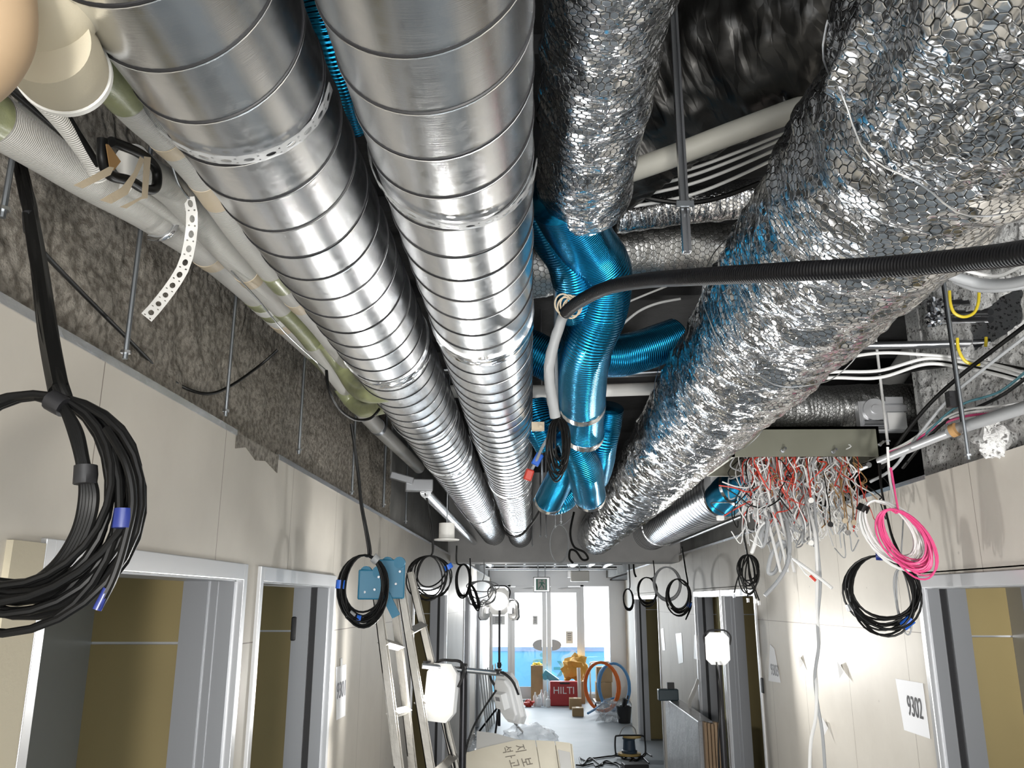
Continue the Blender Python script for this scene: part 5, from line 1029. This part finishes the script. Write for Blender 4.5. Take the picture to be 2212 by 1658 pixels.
# ------------------------------------------------------------------ clutter on the floor towards the doors
def fl(u, y, z=0): p = at(u, 1500, y=y); return Vector((p.x, y, z))
def wpx(n, y): return n * y / 1860
def hz(v, y): return at(1148, v, y=y).z
M('case_red', (.45, .03, .035), .45); M('white_paint', (.85, .85, .85), .5); M('bag_orange', (.62, .33, .05), .6, bump=(9, .8, .03)); M('clear_plastic', (.6, .63, .66), .3, alpha=.32, bump=(14, .4, .01))
M('hose_orange', (.75, .16, .02), .4); M('hose_blue', (.08, .27, .55), .4); M('drum_blue', (.04, .07, .11), .45, bump=(40, .4)); M('drum_yellow', (.55, .38, .12), .5)
y = 17.6; c = fl(1220, y); w = wpx(62, y); h = hz(1470, y)
cs = thing('tool_case', 'red tool case with white lettering standing on the floor', 'tool case', c)
MB().cbox(c + Vector((0, 0, h / 2)), w, .16, h).build('shell', 'case_red', cs, smooth=False, bevel=.02)
MB().cbox(c + Vector((0, -.082, h * .92)), .2, .02, .035).build('handle', 'dark_metal', cs, smooth=False, bevel=.01)
text_mesh('lettering', 'HILTI', .19, basis(c + Vector((-.02, -.084, h * .62)), (1, 0, 0), (0, 0, 1)), 'white_paint', cs, depth=.004, sx=.98)
def carton(label, u0, u1, v0, y, d=.3, z=0, mat='carton', name='carton', h=None):
    a, b = fl(u0, y).x, fl(u1, y).x; hh = h or hz(v0, y) - z
    o = tag(MB().box(a, b, y, y + d, z, z + hh).build(name, mat, smooth=False), label, 'carton'); MB().box((a + b) / 2 - .03, (a + b) / 2 + .03, y - .002, y + d, z + hh - .001, z + hh + .002).build('packing_tape', 'beige_tape', o, smooth=False); return o
carton('tall narrow carton standing before the blue hoarding figure', 1147, 1173, 1437, 17.95)
tag(MB().blob(fl(1160, 18.1, hz(1441, 17.95) + .04), .10, .10, .05, 3, .3).build('cloth', M('yellow_cloth', (.7, .5, .05), .8)), 'yellow cloth bundled on top of the tall narrow carton', 'cloth')
tag(MB().cbox(fl(1190, 18.0, hz(1462, 18)), .34, .16, .13, 0, 0, .6).cyl(fl(1178, 17.9, hz(1462, 18)), fl(1178, 18.05, hz(1462, 18)), .05, 14).build('blue_blower', M('tool_blue', (.10, .42, .56), .45), smooth=False, bevel=.01), 'light blue boxy tool tilted on a stand next to the tall carton', 'tool')
tag(MB().cbox(fl(1190, 18.02, hz(1478, 18) / 2), .05, .05, hz(1478, 18)).cbox(fl(1190, 18.02, .02), .3, .25, .04).build('tool_stand', 'tool_blue' if 'tool_blue' in MATS else 'steel', smooth=False), 'blue stand carrying the tilted light blue tool', 'stand')
carton('big brown carton on the hand cart behind the hose coils', 1288, 1322, 1452, 17.3, z=.12, h=.34)
carton('second brown carton stacked on the hand cart', 1290, 1324, 1440, 17.32, z=.465, h=.28)
carton('brown carton beneath the orange sack', 1222, 1264, 1470, 17.9, d=.28, h=.42)
tag(MB().blob(fl(1243, 18.05, .42 + .235), .26, .13, .245, 9, .3, 5).build('work_sack', 'bag_orange'), 'orange sack heaped on a carton between the doors', 'sack')
tag(MB().cyl(fl(1252, 17.45, 0), fl(1251, 17.5, hz(1442, 17.4)), .036, 14).build('paper_tube', 'white_tape'), 'upright pale cardboard tube beside the red tool case', 'tube')
carton('small brown carton lying in front of the red tool case', 1230, 1256, 1508, 17.0, d=.22)
carton('lowest small carton with white end by the cart', 1236, 1260, 1524, 16.0, d=.2, h=.14)
ct = thing('hand_cart', 'hand cart with bent tube handle loaded with cartons', 'cart', fl(1305, 17.5))
MB().box(fl(1284, 17.3).x, fl(1326, 17.3).x, 17.1, 17.75, .09, .12).build('deck', 'frame_grey', ct, smooth=False)
MB().tube(cr([fl(1276, 17.78, .1), fl(1276, 17.78, hz(1440, 17.8)), fl(1280, 17.78, hz(1430, 17.8)), fl(1300, 17.78, hz(1429, 17.8)), fl(1318, 17.78, hz(1430, 17.8)), fl(1322, 17.78, hz(1440, 17.8)), fl(1322, 17.78, .1)], 5), .014, 8).build('handle', 'steel', ct)
for u in (1286, 1324):
    for yy in (17.15, 17.7): MB().cyl(fl(u, yy, .045) - Vector((.015, 0, 0)), fl(u, yy, .045) + Vector((.015, 0, 0)), .045, 14).build('wheel', 'black_plastic', ct)
def ringcoil(label, u, v, y, rw, rh, r, mat, turns, ang, seed):
    c = fl(u, y, 0); c.z = rh + r * 2.4; return coil(label, c, rw, rh, turns, r, mat, (cos(ang), sin(ang), 0), seed=seed, jit=.05, thick=.05, name='hose_coil', seg=10)
ringcoil('orange corrugated hose coil standing upright by the cart', 1300, 1490, 16.3, .34, .42, .026, 'hose_orange', 3, -.5, 61)
ringcoil('blue corrugated hose coil standing beside the orange one', 1327, 1490, 16.7, .30, .40, .024, 'hose_blue', 3, -.2, 62)
cable('loose blue hose end curling over the floor by the hose coils', [(1270, 1540, 15.6), (1290, 1528, 16.0), (1310, 1512, 16.4), (1335, 1505, 16.6)], .02, 'hose_blue', name='hose')
tag(MB().blob(fl(1318, 15.3, .16), .19, .17, .17, 15, .5, 8, 28, 18, .15).build('plastic_bag', 'clear_plastic', ang=20), 'clear crumpled plastic bag on the floor below the orange hose coil', 'plastic bag')
tag(MB().blob(at(1145, 1590, z=.16), .34, .5, .17, 17, .25, 5, 34, 20, .15).build('plastic_sheet', 'clear_plastic', ang=20), 'clear plastic sheet heaped on the floor just past the board pile', 'plastic')
bk = thing('tool_bucket', 'black bucket full of tools in the corner by the doorway frame', 'bucket', fl(1347, 15.2))
b0_ = fl(1347, 15.2)
MB().lathe(b0_, [(.10, 0), (.13, .26), (.135, .27), (.12, .26), (.095, .02)], (0, 0, 1), 20).build('tub', 'black_plastic', bk); MB().cbox(b0_ + Vector((.0, 0, .32)), .05, .05, .16, .3, .3).cbox(b0_ + Vector((.05, .02, .34)), .03, .03, .2, 0, -.2, .3).build('hand_tool', 'dark_metal', bk, smooth=False)
MB().tube([b0_ + Vector((.13 * cos(a * pi / 10), 0, .27 + .12 * sin(a * pi / 10))) for a in range(11)], .006, 6).build('bail', 'rod', bk)
for k, (u, yy, hh, rr, m) in enumerate(((1156, 17.5, .26, .04, 'white_tape'), (1164, 17.4, .22, .045, 'paper'), (1170, 17.6, .30, .038, 'frame_white'), (1178, 17.5, .28, .042, 'white_tape'), (1184, 17.35, .2, .045, 'paper'))):
    c = fl(u, yy); tag(MB().lathe(c, [(rr * .9, 0), (rr, .01), (rr, hh * .7), (rr * .45, hh * .82), (rr * .4, hh)], (0, 0, 1), 16).build('sealant_bottle', m), ('pale bottle at the end of the cluster next to the red scrap', 'short greyish bottle, second in the cluster', 'tallest pale bottle in the middle of the cluster', 'pale bottle fourth in the cluster', 'short bottle touching the red tool case')[k], 'bottle')
tag(MB().blob(fl(1142, 17.4, .06), .10, .08, .07, 23, .4, 6, 18, 12, .06).build('rag', 'red_cable'), 'red rag on the floor before the bottle cluster', 'rag')
# cable reel
ry = 11.9; rc = at(1362, 1600, y=ry); rc = Vector((rc.x, ry, .165))
rl = thing('cable_reel', 'extension cable reel in a black tube frame with yellow flanges', 'cable reel', (rc.x, ry, 0))
MB().lathe(rc + Vector((-.02, 0, -.10)), [(.10, 0), (.105, .03), (.085, .04), (.075, .16), (.085, .17), (.09, .19)], (0, 0, 1), 26).build('drum', 'drum_blue', rl)
MB().lathe(rc + Vector((-.02, 0, -.125)), [(.15, 0), (.15, .025)], (0, 0, 1), 26).build('flange', 'drum_yellow', rl); MB().lathe(rc + Vector((.02, 0, .09)), [(.12, 0), (.12, .018)], (0, 0, 1), 26).build('flange', 'drum_yellow', rl)
MB().tube(cr([rc + Vector(q) for q in ((-.20, 0, -.11), (-.20, 0, .08), (-.16, 0, .11), (0, 0, .115), (.16, 0, .11), (.19, 0, .06), (.19, 0, -.10), (.14, 0, -.14), (-.15, 0, -.14))], 5, closed=True), .011, 8, closed=True).build('frame', 'black_plastic', rl)
MB().tube(cr([rc + Vector(q) for q in ((-.15, 0, .10), (-.10, 0, .2), (-.02, 0, .24), (.06, 0, .2), (.08, 0, .1))], 6), .007, 8).build('plug_lead', 'grey_cable', rl)
rnd = random.Random(5)
for q, lab in ((0, 'dark cable wandering on the floor from the reel, outer loop'), (1, 'dark cable wandering on the floor from the reel, middle loop'), (2, 'dark cable wandering on the floor from the reel, inner loop')):
    P = []
    for k in range(12): P.append(at(1250 + k * 14 + rnd.uniform(-6, 6), 1630 + q * 9 + rnd.uniform(-6, 8) + (6 if k % 2 else 0), z=.012))
    tag(MB().tube(cr(P, 8), .009, 7).build('floor_cable', 'black_cable'), lab, 'cable')
tag(MB().cbox(at(1372, 1655, z=.05), .30, .2, .08, .1).build('black_box', 'black_plastic', smooth=False, bevel=.01), 'flat black case at the bottom edge below the cable reel', 'case')
tag(MB().blob(at(1020, 1612, z=.9), .05, .2, .07, 31, .5, 8).build('plastic_scrap', 'clear_plastic'), 'scrunched bluish plastic behind the stand pole at the end of the board pile', 'plastic')
